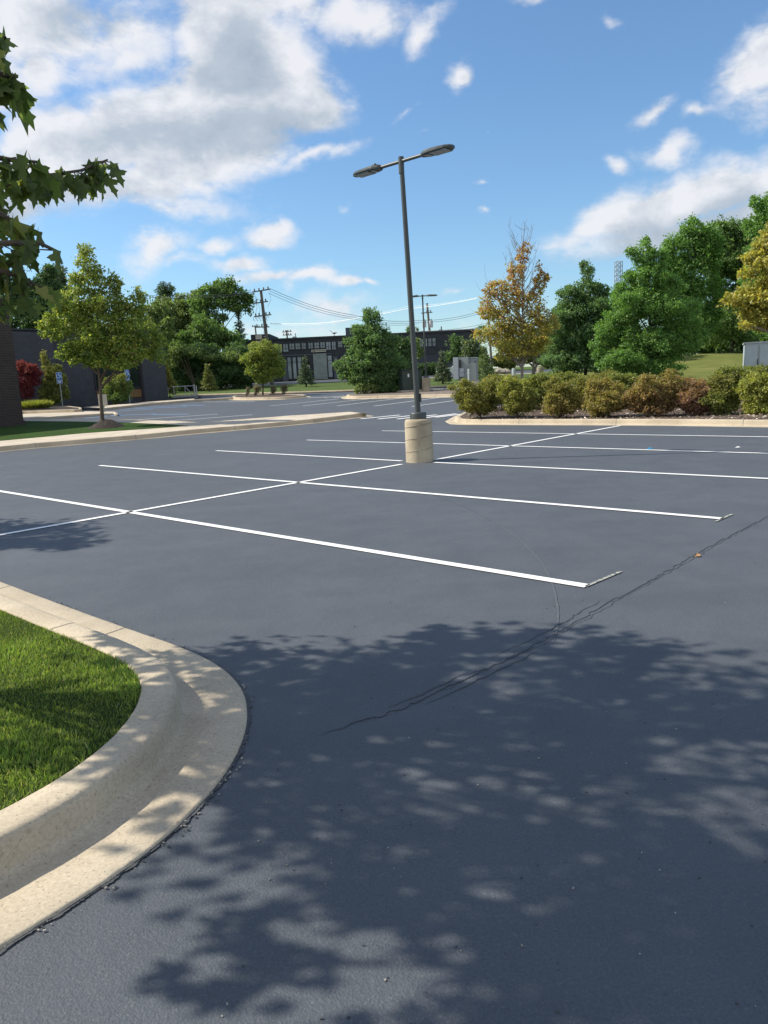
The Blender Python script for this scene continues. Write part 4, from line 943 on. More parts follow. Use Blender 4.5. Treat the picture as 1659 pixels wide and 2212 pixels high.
# ------------------------------------------------------------------ trees
tree('young yellow green maple with a bare lower trunk on the mulch mound', 220, 29.0,
     [(184, 565, 26, 36), (192, 610, 38, 34), (172, 650, 48, 36), (244, 612, 17, 34), (240, 655, 42, 36), (292, 655, 26, 26), (300, 632, 10, 16), (150, 690, 46, 38), (215, 695, 58, 44), (280, 700, 48, 42), (120, 712, 34, 26), (96, 700, 14, 9), (190, 745, 62, 38), (265, 752, 58, 38), (320, 735, 34, 34), (340, 760, 20, 26), (225, 782, 50, 18), (150, 762, 34, 22)],
     (YGREEN, YTOP), .105, name='maple_tree', cov=.56, clump=.34, bark='bark', trunk_r=.07, trunk_top=A(188, 570, 29), limbs=34, lift=.3, group='young maples')
tree('maple turning orange at the top and yellow below with bare twigs at its crown', 1127, 34.0,
     [(1128, 560, 12, 34), (1140, 535, 8, 12), (1102, 580, 9, 14), (1118, 600, 22, 28), (1165, 585, 9, 20), (1170, 612, 17, 22), (1072, 628, 28, 20), (1050, 650, 14, 14), (1110, 650, 34, 30), (1155, 660, 30, 30), (1062, 675, 26, 16), (1035, 720, 20, 10), (1090, 700, 42, 32), (1140, 705, 46, 36), (1180, 700, 28, 28), (1060, 728, 30, 14), (1105, 745, 42, 26), (1160, 745, 38, 24), (1085, 768, 16, 12)],
     (MAPY, MAPO), .115, name='maple_tree', cov=.42, clump=.42, bark='barkg', trunk_r=.075, trunk_top=A(1130, 520, 34), limbs=60, twigs=2, group='young maples', wav=.5)
mtree = [o for o in C.objects if o.get('label', '').startswith('maple turning orange')][0]; lo = Linv(mtree); mb = MB(); tb0 = Vector(mtree.location); tt0 = A(1130, 520, 34)
for i in range(46):
    f = random.uniform(.42, .97); st = tb0.lerp(tt0, f); an = random.uniform(0, 2*PI); ln_ = random.uniform(.7, 1.5)*(1.15-f*.6)+.25; o_ = Vector((math.cos(an), math.sin(an), 0))*ln_*random.uniform(.35, .75)
    e = st+o_+Vector((0, 0, ln_*random.uniform(.9, 1.3))); md = st.lerp(e, .5)+o_*.18
    mb.tube([lo(st), lo(md), lo(e)], [.014, .009, .004], 4, cap=False)
    for q in range(2): p_ = md.lerp(e, random.random()); mb.tube([lo(p_), lo(p_+Vector((random.gauss(0, .15), random.gauss(0, .15), random.uniform(.15, .4))))], [.006, .003], 4, cap=False)
mb.build('bare_twigs', M['barkg'], mtree)
tree('maple with gold leaves reaching in from the right edge', 1800, 25.0,
     [(1660, 520, 34, 26), (1690, 560, 60, 40), (1650, 560, 40, 24), (1615, 590, 20, 12), (1680, 620, 70, 40), (1630, 650, 50, 26), (1585, 645, 26, 14), (1640, 690, 44, 20), (1700, 690, 70, 40), (1760, 600, 90, 120), (1680, 480, 20, 20)],
     (GOLD, MAPY), .12, name='maple_tree', cov=.8, clump=.34, bark='barkg', trunk_r=.12, limbs=30, group='young maples')
tree('dense bushy green tree beside the dark green cabinet', 808, 47.5,
     [(806, 690, 22, 28), (806, 722, 42, 30), (775, 745, 28, 24), (838, 735, 26, 20), (805, 765, 58, 36), (768, 790, 38, 28), (845, 785, 36, 34), (800, 812, 58, 32), (835, 828, 36, 22), (760, 805, 28, 18)],
     PEAR, .115, name='pear_tree', cov=.95, clump=.26, bark='barkd', trunk_r=.10, limbs=16)
tree('low spreading green shrub at the left foot of the bushy tree', 793, 46.6, [(785, 838, 14, 12), (804, 838, 16, 14), (772, 842, 8, 8)], WILLOW, .11, name='shrub', cat='shrub', cov=.8, stems=3, trunk_r=.02, limbs=4, group='small shrubs')
tree('dark tree filling the gap right of the bushy tree', 868, 54, [(862, 748, 22, 22), (872, 775, 26, 26), (890, 745, 12, 20), (858, 800, 26, 20)], DEEP, .14, name='tree', cov=.9, trunk_r=.08, limbs=8, group='trees by the office')
tree('pointed green tree directly right of the yellow maple', 1265, 42.0,
     [(1268, 590, 17, 28), (1266, 628, 36, 28), (1300, 628, 22, 16), (1228, 640, 28, 24), (1262, 670, 58, 34), (1220, 700, 38, 32), (1305, 690, 32, 34), (1255, 725, 68, 38), (1205, 750, 34, 26), (1250, 775, 76, 34), (1300, 760, 42, 38), (1225, 798, 40, 16)],
     PEAR, .105, name='pear_tree', cov=.85, clump=.26, bark='barkd', trunk_r=.11, limbs=18, group='bushy green trees behind the shrubs')
tree('broad bright green tree in the middle of the trees on the right', 1400, 38.5,
     [(1388, 552, 30, 36), (1428, 570, 16, 32), (1395, 600, 52, 34), (1350, 640, 38, 30), (1440, 625, 38, 34), (1390, 665, 76, 44), (1330, 700, 44, 36), (1455, 690, 56, 48), (1310, 745, 34, 30), (1390, 745, 90, 44), (1470, 745, 44, 36), (1330, 785, 44, 26), (1400, 795, 80, 24), (1500, 720, 24, 40)],
     BRIGHT, .105, name='pear_tree', cov=.85, clump=.25, bark='barkd', trunk_r=.12, limbs=18, group='bushy green trees behind the shrubs')
rt = [('green tree filling the gap behind the two bushy green trees', 1335, 60, [(1330, 690, 56, 44), (1320, 735, 66, 50), (1345, 655, 32, 28), (1295, 665, 20, 26)], BRIGHT),
      ('large soft green tree rising right of the broad bright tree', 1495, 62, [(1490, 505, 34, 36), (1462, 545, 36, 44), (1530, 520, 34, 40), (1450, 610, 44, 50), (1510, 560, 44, 46), (1480, 620, 56, 56), (1530, 640, 44, 60), (1500, 700, 60, 50)], BRIGHT),
      ('tall soft green tree second from the right edge', 1575, 66, [(1560, 500, 36, 34), (1595, 505, 36, 34), (1540, 560, 50, 60), (1620, 560, 50, 60), (1575, 550, 54, 50), (1600, 620, 60, 60), (1570, 700, 60, 60)], GREEN),
      ('tallest green tree at the right edge of the photo', 1665, 58, [(1655, 445, 30, 34), (1640, 490, 34, 36), (1680, 520, 60, 70), (1650, 600, 60, 70), (1690, 690, 80, 80)], BRIGHT)]
for lab, px, Y, sp, pal in rt: tree(lab, px, Y, sp, pal, None, name='tree', cov=.85, clump=.26, trunk_r=.2, limbs=14, bark='barkd', group='tall trees behind the lawn on the right')
tree('dense dark thicket under the tall trees on the right', 1540, 70, [(1500, 745, 44, 24), (1545, 740, 50, 34), (1600, 738, 56, 36), (1655, 730, 60, 46)], DEEP, .2, name='thicket', cat='bush', cov=1.1, trunk_r=.06, limbs=10, stems=4)
# left background
lt = [('broad pale green tree behind the left end of the trees', 395, 84, [(380, 672, 40, 26), (415, 652, 34, 26), (352, 662, 28, 22), (405, 690, 44, 36), (372, 715, 44, 40), (430, 720, 44, 44), (345, 690, 24, 32)], WILLOW, .18),
      ('tall round topped tree with a bare forked stem beside the utility pole', 494, 80, [(478, 628, 30, 22), (497, 615, 15, 18), (450, 640, 30, 24), (515, 640, 26, 22), (535, 655, 14, 24), (488, 655, 40, 16), (430, 660, 26, 20), (455, 690, 34, 30)], GREEN, .16),
      ('green tree in front of the round topped tree', 440, 76, [(440, 715, 44, 36), (470, 735, 40, 30), (420, 745, 44, 30), (500, 735, 28, 22)], GREEN, .16),
      ('pale yellow green tree directly right of the near maple', 335, 72, [(335, 672, 24, 28), (345, 710, 30, 36), (320, 740, 34, 40)], WILLOW, .12)]
for lab, px, Y, sp, pal, tr in lt: tree(lab, px, Y, sp, pal, None, name='tree', cov=.8, clump=.27, trunk_r=tr, limbs=14, bark='barkd', group='tall trees beyond the gate', shell=.5)
tree('dark dense undergrowth filling the space under the tall trees beyond the gate', 450, 73, [(380, 790, 34, 46), (420, 775, 40, 30), (460, 785, 44, 34), (505, 775, 40, 34), (535, 795, 26, 34), (410, 820, 44, 26), (470, 822, 50, 24), (525, 815, 34, 30), (545, 770, 14, 24)], DEEP, .19, name='thicket', cat='bush', cov=1.1, trunk_r=.06, limbs=10, stems=5)
tree('bank of creeper covered bushes in front of the dark undergrowth', 430, 71, [(390, 755, 22, 14), (425, 762, 26, 12), (455, 772, 20, 9), (500, 770, 24, 9), (375, 775, 20, 16)], WILLOW, .17, name='thicket', cat='bush', cov=.8, trunk_r=.05, limbs=6, stems=3)
conifer('ragged drooping dark conifer beside the utility pole', 527, 79, 672, 58, DEEP, dens=.55)
conifer('small pointed fir top showing above the pale green tree', 378, 105, 626, 210, DEEP, dens=.7)
conifer('small bright green conifer on the lawn near the gate', 452, 68.5, 790, 35, CONY, group='small conifers on the lawn')
conifer('small dark conifer on the lawn in front of the office door', 662, 68.8, 774, 38, SPRUCE, group='small conifers on the lawn', dens=.8)
conifer('small bluish spruce on the lawn left of the grey cabinets', 957, 60, 763, 38, SPRUCE, group='small conifers on the lawn')
conifer('olive open branched conifer right of the grey cabinets', 1048, 57, 752, 60, WILLOW, group='small conifers on the lawn', dens=.75, bark='bark')
lf = [('dark tree over the roof of the dark brick building', 60, 70, [(60, 640, 50, 34), (100, 620, 30, 40), (30, 600, 30, 44), (110, 670, 36, 30), (40, 690, 50, 30), (105, 590, 18, 20), (0, 650, 40, 40), (85, 700, 60, 24), (140, 690, 30, 30)], DEEP),
      ('bluish dark tree behind the top of the near maple', 120, 82, [(120, 600, 24, 30), (128, 640, 30, 40), (160, 680, 40, 40)], SPRUCE),
      ('bright low trees between the brick roof and the near maple', 250, 76, [(220, 720, 60, 24), (290, 700, 40, 30), (160, 710, 50, 20), (300, 760, 40, 40)], WILLOW)]
for lab, px, Y, sp, pal in lf: tree(lab, px, Y, sp, pal, None, name='tree', cov=.85, trunk_r=.15, limbs=10, bark='barkd', group='trees behind the brick building')
tree('small golden green tree on the far kerbed island', 571, 52, [(552, 752, 16, 15), (574, 745, 14, 12), (594, 757, 16, 14), (540, 775, 20, 16), (570, 775, 32, 24), (600, 782, 20, 18), (548, 800, 24, 18), (580, 806, 30, 18), (566, 822, 16, 8), (605, 800, 12, 12)], (YGREEN, YTOP), .12, name='tree', cov=.75, clump=.3, trunk_r=.06, limbs=18, lift=.12)
for i, (px, w, h, lab) in enumerate([(536, 7, 14, 'sparse twiggy shrub leftmost under the golden tree'), (555, 14, 18, 'twiggy shrub just left of the golden tree trunk'), (590, 12, 16, 'brown twiggy shrub just right of the golden tree trunk'), (614, 14, 19, 'fan shaped brown shrub at the right end of the golden tree island')]):
    tree(lab, px, 51.5, [(px, 852-h*.35, w*.42, h*.36), (px-w*.2, 852-h*.7, w*.42, h*.32), (px+w*.25, 852-h*.72, w*.42, h*.32), (px, 852-h*.95, w*.5, h*.22)], TWIG, .075, name='shrub', cat='shrub', cov=.5, stems=14, trunk_r=.010, limbs=10, shell=.3, bark='bark', group='twiggy shrubs on the far island', lift=.12)
tree('small thin street tree at the left of the bushy tree', 748, 74, [(740, 785, 13, 12), (735, 797, 10, 8), (750, 790, 10, 12)], WILLOW, None, name='tree', cov=.8, trunk_r=.05, limbs=5, bark='barkg', group='trees by the office')
tree('dark green tree against the office right of the hedge', 985, 84, [(985, 738, 18, 14), (1000, 755, 20, 18), (975, 768, 16, 14)], DEEP, None, name='tree', cov=.9, trunk_r=.09, limbs=6, group='trees by the office')
tree('grey green tree behind the grey cabinets', 1018, 72, [(1018, 745, 18, 18), (1010, 770, 18, 16), (1030, 768, 16, 16)], SPRUCE, None, name='tree', cov=.8, trunk_r=.09, limbs=8, group='trees by the office')
tree('olive tree against the office right of the far lamp pole', 903, 84, [(902, 745, 10, 16), (904, 762, 10, 12)], WILLOW, None, name='tree', cov=.8, trunk_r=.06, limbs=5, group='trees by the office')
tree('multi stemmed tree with a green crown behind the yellow maple', 1150, 62, [(1160, 735, 40, 28), (1130, 750, 30, 20), (1190, 740, 34, 30), (1100, 740, 26, 22), (1210, 720, 30, 40)], WILLOW, None, name='tree', cov=.7, trunk_r=.06, limbs=10, stems=4, bark='barkg')
tree('low hazy green bushes beyond the far pavement', 1160, 92, [(1080, 780, 26, 12), (1120, 770, 24, 20), (1160, 768, 30, 18), (1200, 775, 40, 18), (1100, 785, 30, 10), (1040, 775, 20, 22), (1250, 770, 50, 24)], BUSHG, .2, name='bushes', cat='bush', cov=1.0, trunk_r=.04, limbs=8, stems=4)
tree('distant line of trees showing over the office roof beside the transformer pole', 895, 150, [(885, 712, 8, 9), (897, 714, 9, 8), (1040, 712, 12, 8)], GREEN, .3, name='tree', cov=.9, trunk_r=.1, limbs=4)
def woods(label, spans, Y, pal, n, size):
    P = []; O = []
    for x0, x1, h in spans:
        K = max(3, int((x1-x0)/2.2)); cx_ = rng.uniform(x0, x1, K); hh = h*rng.uniform(.6, 1.1, K); m = int(n*(x1-x0)/sum(b-a for a, b, _ in spans)/K)
        for c, q in zip(cx_, hh):
            g = unit(rng.normal(size=(m, 3)))*rng.random((m, 1))**.35*np.array([2.6, 2.5, q*.5]); g += np.array([c, Y+rng.uniform(-4, 4), 2.3+q*.5]); P.append(g); O.append(unit(g-np.array([c, Y, 2.3+q*.4])))
    P = np.concatenate(P); O = np.concatenate(O); m = len(P)
    o = leaves('distant_woods', P, O*.6+rng.normal(size=(m, 3))*.7, rng.normal(size=(m, 3))+np.array([0, 0, .5]), size*rng.uniform(.7, 1.3, m), palette(pal, m, None), M['leaf'], None)
    o['kind'] = 'stuff'; tag(o, label, 'woods')
woods('far woods closing the view behind the trees on the right', [(30, 46, 5.5), (46, 80, 9), (80, 130, 10)], 112, DEEP, 60000, .42)
woods('far woods closing the view behind the trees on the left', [(-90, -52, 9), (-52, -30, 8)], 108, DEEP, 46000, .42)
def mound_sheet():
    vs = []; fs = []; xs_ = np.linspace(15, 44, 30); ys_ = np.linspace(45, 74, 30)
    for y in ys_:
        for x in xs_: vs.append((x, y, 0))
    for j in range(29):
        for i in range(29): fs.append((j*30+i, j*30+i+1, (j+1)*30+i+1, (j+1)*30+i))
    vs = [(x, y, mound(x, y)+.03) for x, y, z in vs]; mb = MB(); mb.add(vs, fs, 0, True); struct(mb.build('lawn_mound', M['lawn2']))
mound_sheet()
# shrubs against the brick building
tree('red leaved japanese maple at the corner of the dark brick wall', 62, 46, [(45, 792, 14, 14), (62, 800, 20, 16), (80, 806, 12, 10), (55, 825, 24, 20), (74, 822, 14, 14), (58, 848, 18, 14)], REDP, .075, name='maple_tree', cov=.9, trunk_r=.04, stems=3, limbs=10, bark='barkd')
tree('tall narrow shrub with golden tips left of the parking sign', 112, 46.5, [(96, 775, 8, 18), (104, 800, 14, 22), (125, 815, 18, 26), (105, 835, 22, 24), (130, 850, 16, 22), (108, 862, 22, 14)], (BUSHG, OLIVE), .085, name='shrub', cat='shrub', cov=.85, stems=3, trunk_r=.03, limbs=8, group='shrubs along the brick wall')
tree('rounded green shrub by the brick wall under the maple crown', 254, 48.5, [(254, 825, 26, 18), (240, 845, 20, 20), (268, 845, 20, 20), (254, 858, 28, 12)], (GREEN, BUSHG), .09, name='shrub', cat='shrub', cov=.9, stems=3, trunk_r=.03, limbs=8, group='shrubs along the brick wall')
tree('narrow golden green shrub at the right corner of the brick building', 370, 56.5, [(361, 800, 6, 16), (366, 820, 9, 18), (372, 836, 12, 16)], (OLIVE, GOLD), .1, name='shrub', cat='shrub', cov=.9, stems=2, trunk_r=.03, limbs=6, group='shrubs along the brick wall')
r = thing('ornamental_grass', 'low clump of bright grass beside the near brick corner', 'grass', (A(76, 885, 43.5).x, 43.5, T(0, 43.5)+.3)); n = 2600
th = rng.uniform(0, 2*PI, n); rr = rng.random(n)**.5; P = np.stack([np.cos(th)*rr*.78, np.sin(th)*rr*.4, rng.random(n)*.08], 1); a_ = np.stack([np.cos(th)*rr*.9+rng.normal(size=n)*.3, np.sin(th)*rr*.6+rng.normal(size=n)*.3, .9+0*rr], 1)
leaves('blades', P, a_, rng.normal(size=(n, 3)), rng.uniform(.3, .55, n), palette(BUSHY, n), M['blade'], r, KITE, .14)

# shrub rows in the right bed
SH = [((1036, 900), 1036, 25.2, 44, 62, 824, OLIVE, OLIVE, 'olive gold shrub at the left tip of the right bed'),
      ((1118, 900), 1119, 24.6, 36, 66, 816, OLIVE, BUSHY, 'yellow green shrub second from the left in the front row'),
      ((1213, 900), 1213, 23.6, 37, 66, 818, OLIVEO, OLIVE, 'mottled gold brown shrub third from the left in the front row'),
      ((1310, 900), 1310, 22.9, 40, 62, 820, OLIVEO, OLIVEO, 'orange tinted shrub fourth from the left in the front row'),
      ((1412, 900), 1413, 22.2, 50, 74, 806, RUST, OLIVEO, 'large rust brown shrub in the middle of the front row'),
      ((1505, 900), 1504, 21.7, 34, 64, 818, RUSTD, RUST, 'dull reddish shrub right of the large rust one'),
      ((1562, 900), 1560, 21.6, 38, 70, 804, BUSHG, OLIVE, 'green shrub between the reddish one and the bright yellow green one'),
      ((1645, 900), 1648, 21.0, 46, 74, 802, BUSHY, BUSHY, 'bright yellow green shrub at the right edge of the front row')]
for (bp, px, Y, w, hh_, top, p1, p2, lab) in SH:
    bot = 896; w *= 1.2
    specs = []
    for i in range(9):
        u = random.random(); ang = random.uniform(0, 2*PI); rr = random.uniform(.25, .6)
        py = top+16+(bot-top-34)*u; specs.append((px+math.cos(ang)*w*rr*1.15, py, w*random.uniform(.42, .6), 17+random.uniform(0, 9), math.sin(ang)*w*rr*Y/F))
    specs += [(px, top+(bot-top)*.45, w*.74, (bot-top)*.36), (px-w*.3, top+14, w*.3, 12), (px+w*.3, top+16, w*.32, 12), (px, bot-14, w*.72, 14), (px-w*.4, bot-20, w*.4, 14), (px+w*.4, bot-20, w*.4, 14)]
    tree(lab, px, Y, specs, (p1, p2), .062, name='shrub', cat='shrub', cov=.62, clump=.26, stems=8, trunk_r=.014, limbs=10, bark='bark', group='autumn shrubs in the front row of the right bed', lift=.13, zmin=T(0, Y)+.14, shell=.6)
BK = [(1085, 28.5, 808, OLIVE, 'olive shrub in the back row behind the leftmost shrubs'), (1165, 28, 809, BUSHG, 'green shrub in the back row beside the bollard'), (1215, 29, 803, BUSHG, 'dark green shrub in the back row left of the pointed tree'), (1262, 27, 812, OLIVE, 'olive shrub in the back row behind the third and fourth shrubs'), (1345, 26.5, 806, BUSHG, 'green shrub in the back row left of the rust shrub'), (1300, 29, 806, OLIVE, 'pale olive shrub in the back row under the pointed tree'), (1475, 26, 815, RUST, 'brownish shrub in the back row behind the rust shrub'), (1590, 25, 790, BUSHG, 'green shrub in the back row in front of the mown mound'), (1655, 24.5, 786, BUSHG, 'green shrub in the back row in front of the metal enclosure')]
for px, Y, top, pal, lab in BK:
    w = 56; bot = 862
    specs = [(px, top+30, w*.8, 28), (px-w*.5, top+26, w*.45, 18), (px+w*.5, top+26, w*.45, 18), (px-w*.2, top+13, w*.35, 12), (px+w*.25, top+12, w*.35, 11), (px, top+50, w*.7, 20)]
    tree(lab, px, Y, specs, pal, .07, name='shrub', cat='shrub', cov=.7, clump=.26, stems=5, trunk_r=.014, limbs=6, bark='bark', group='shrubs in the back row of the right bed', lift=.13, shell=.6)

# ------------------------------------------------------------------ foreground maple (mostly beyond the left edge, casts the big shadow)
def frames_for(P, outward, droop):
    n = len(P); a = outward*.45+rng.normal(size=(n, 3))*.38; a[:, 2] -= droop
    nn = rng.normal(size=(n, 3))*.7+outward*.5; nn[:, 2] += .6; return a, nn
def near_tree(label, base, lobes, N_, size, pal, excl, twigs, height):
    global rng
    random.seed(5); rng = np.random.default_rng(21)
    r = thing('maple_tree', label, 'tree', base, 0, 'maples on the foreground island'); lo = Linv(r); off = np.array(base)
    P = []; O = []; I = []; CC = []; vol = np.array([np.prod(l[1])**.66 for l in lobes]); vol = vol/vol.sum()
    for (c, rr), v in zip(lobes, vol):
        c = np.array(c); rr = np.array(rr); n = int(N_*v); K = max(6, int(26*v*len(lobes)/2))
        cen = c+unit(rng.normal(size=(K, 3)))*rng.uniform(.45, 1, (K, 1))*rr*.85
        k = rng.integers(0, K, n); g = unit(rng.normal(size=(n, 3)))*rng.random((n, 1))**.5*rr.mean()*.36; g[:, 2] *= .6
        P.append(cen[k]+g); O.append(unit(cen[k]+g-c)); I.append(k+len(CC)); CC += list(cen)
    P = np.concatenate(P); O = np.concatenate(O); I = np.concatenate(I)
    k = excl(P); P, O, I = P[k], O[k], I[k]
    mb = MB(); b = Vector(base); tt = b+Vector((0.05, 0.1, height*.93))
    mb.tube([lo(b.lerp(tt, i/8)+Vector((.05*math.sin(i), .04*math.cos(i*1.3), 0))*(i > 0)) for i in range(9)], [.10, .085, .075, .065, .055, .045, .032, .02, .01], 12)
    for c in CC[::2]:
        c = Vector(c); 
        if not excl(np.array([tuple(c)]))[0]: continue
        hor = math.hypot(c.x-b.x, c.y-b.y); f = min(.9, max(.3, (c.z-b.z-hor*.8)/(tt.z-b.z))); s_ = b.lerp(tt, f)
        mb.tube([lo(s_), lo(s_.lerp(c, .5)+Vector((0, 0, .1))), lo(c)], [.02*(1.1-f), .009, .003], 6, cap=False)
    PP = [P]; OO = [O]; SS = [size*rng.uniform(.7, 1.25, len(P))]; CI = [I]
    for pts, nl, s_, spread in twigs:
        st = b.lerp(tt, .33); pts = [Vector(p) for p in pts]; tp = pts
        mb.tube([lo(st), lo(st.lerp(pts[0], .6)+Vector((0, 0, .12)))]+[lo(p) for p in tp], [.03, .02]+[.012*(1-i/len(tp))+.0025 for i in range(len(tp))], 6, cap=False)
        q = []
        for i in range(nl):
            t = random.random()*(len(tp)-1); j = min(int(t), len(tp)-2); base_p = tp[j].lerp(tp[j+1], t-j)
            w = base_p+Vector((random.gauss(0, spread), random.gauss(0, spread), -abs(random.gauss(0, spread*.8))))
            q.append(tuple(w))
            if i % 2 == 0: mb.tube([lo(base_p), lo(w)], [.0035, .0018], 4, cap=False)
        q = np.array(q); PP.append(q); OO.append(unit(rng.normal(size=q.shape)*np.array([1, 1, .1]))); SS.append(s_*rng.uniform(.75, 1.2, len(q))); CI.append(np.full(len(q), 0))
    P = np.concatenate(PP); O = np.concatenate(OO); S = np.concatenate(SS); I = np.concatenate(CI)
    a, nn = frames_for(P, O, .75)
    leaves('crown', P-off, a, nn, S, palette(pal, len(P), None, None, 2.5), M['leafn'], r, MAPLE)
    mb.build('trunk', M['bark'], r); return r
def left_of_frame(P):                                              # keep the crown clear of the lens' direct view
    x, y, z = P[:, 0], P[:, 1], P[:, 2]; c = (P-np.array([0, 0, H])) @ RM
    px = CX+F*c[:, 0]/np.maximum(1e-3, -c[:, 2]); py = CY-F*c[:, 1]/np.maximum(1e-3, -c[:, 2])
    vis = (-c[:, 2] > .2) & (px > -90) & (py > -300) & (py < 2300); return ~vis
MG = [((0.060, 0.088, 0.026), 4), ((0.070, 0.105, 0.026), 3), ((0.038, 0.062, 0.020), 3), ((0.12, 0.13, 0.03), .8)]
tw = [([A(-60, 430, 3.7), A(30, 392, 3.9), A(110, 378, 4.1), A(175, 368, 4.3), A(232, 345, 4.5)], 74, .118, .045),
      ([A(-60, 330, 3.5), A(20, 345, 3.6), A(80, 350, 3.7)], 20, .12, .06),
      ([A(-60, 470, 3.2), A(0, 460, 3.2), A(45, 490, 3.3)], 26, .108, .07),
      ([A(-60, 530, 3.1), A(20, 525, 3.1), A(85, 525, 3.2), A(128, 545, 3.3)], 22, .105, .05),
      ([A(-60, 60, 3.0), A(-10, 70, 3.0), A(12, 82, 3.0)], 9, .12, .04),
      ([A(-60, 150, 3.0), A(0, 160, 3.0), A(38, 165, 3.05)], 20, .13, .05),
      ([A(-60, 560, 3.0), A(0, 585, 3.1), A(50, 600, 3.2), A(75, 615, 3.2)], 22, .09, .05),
      ([A(-60, 590, 3.4), A(-20, 630, 3.4), A(12, 660, 3.4)], 16, .10, .05)]
near_tree('overhanging maple with dark pointed leaves reaching in from the left edge', (-3.85, 3.75, .14),
          [((-3.8, 4.05, 3.0), (1.55, 1.1, .8)), ((-3.9, 3.85, 4.1), (1.8, 1.6, 1.0)), ((-3.8, 3.35, 5.2), (1.6, 1.4, .9)), ((-3.0, 2.25, 4.4), (1.4, 1.05, .8)), ((-2.9, 4.25, 3.5), (.9, 1.0, .8)), ((-2.9, 2.6, 3.4), (.95, .6, .55)), ((-3.0, 2.25, 3.05), (.7, .42, .45)), ((-2.6, 2.35, 3.3), (.8, .5, .45)), ((-2.5, 1.75, 3.9), (1.1, .6, .5)), ((-2.7, 4.9, 3.3), (.6, .35, .4))],
          6700, .12, MG, left_of_frame, tw, 5.9)
near_tree('second maple beyond the left edge whose shadow falls across the stall lines', (-9.6, 9.6, .14),
          [((-9.5, 9.5, 3.0), (1.6, 1.3, .9)), ((-9.6, 9.4, 4.2), (1.6, 1.3, 1.0)), ((-9.5, 9.2, 5.2), (1.1, .9, .7)), ((-8.9, 8.8, 4.8), (.8, .5, .4))],
          3600, .13, MG, left_of_frame, [], 6.2)

# ------------------------------------------------------------------ world: nishita sky with procedural clouds
SUN_EL = math.radians(43.0); SUN_AZ = math.radians(172.0)          # azimuth measured from +X, counter-clockwise
sv = Vector((math.cos(SUN_AZ)*math.cos(SUN_EL), math.sin(SUN_AZ)*math.cos(SUN_EL), math.sin(SUN_EL)))
w = bpy.data.worlds.new('World'); sc.world = w; w.use_nodes = True; nt = w.node_tree
bg = nt.nodes['Background']; STR = 0.095; bg.inputs['Strength'].default_value = STR
sky = N(nt, 'ShaderNodeTexSky', sky_type='NISHITA'); sky.sun_disc = False; sky.sun_elevation = SUN_EL; sky.sun_rotation = math.atan2(sv.x, sv.y)
sky.air_density = 1.0; sky.dust_density = 0.3; sky.ozone_density = 1.3; sky.altitude = 200
tc = N(nt, 'ShaderNodeTexCoord'); gen = tc.outputs['Generated']
s = N(nt, 'ShaderNodeSeparateXYZ'); L(nt, gen, s.inputs[0])
az = mth(nt, 'ARCTAN2', s.outputs[0], s.outputs[1]); el = mth(nt, 'ARCSINE', s.outputs[2])
cb = N(nt, 'ShaderNodeCombineXYZ'); L(nt, az, cb.inputs[0]); L(nt, el, cb.inputs[1]); ae = cb.outputs[0]
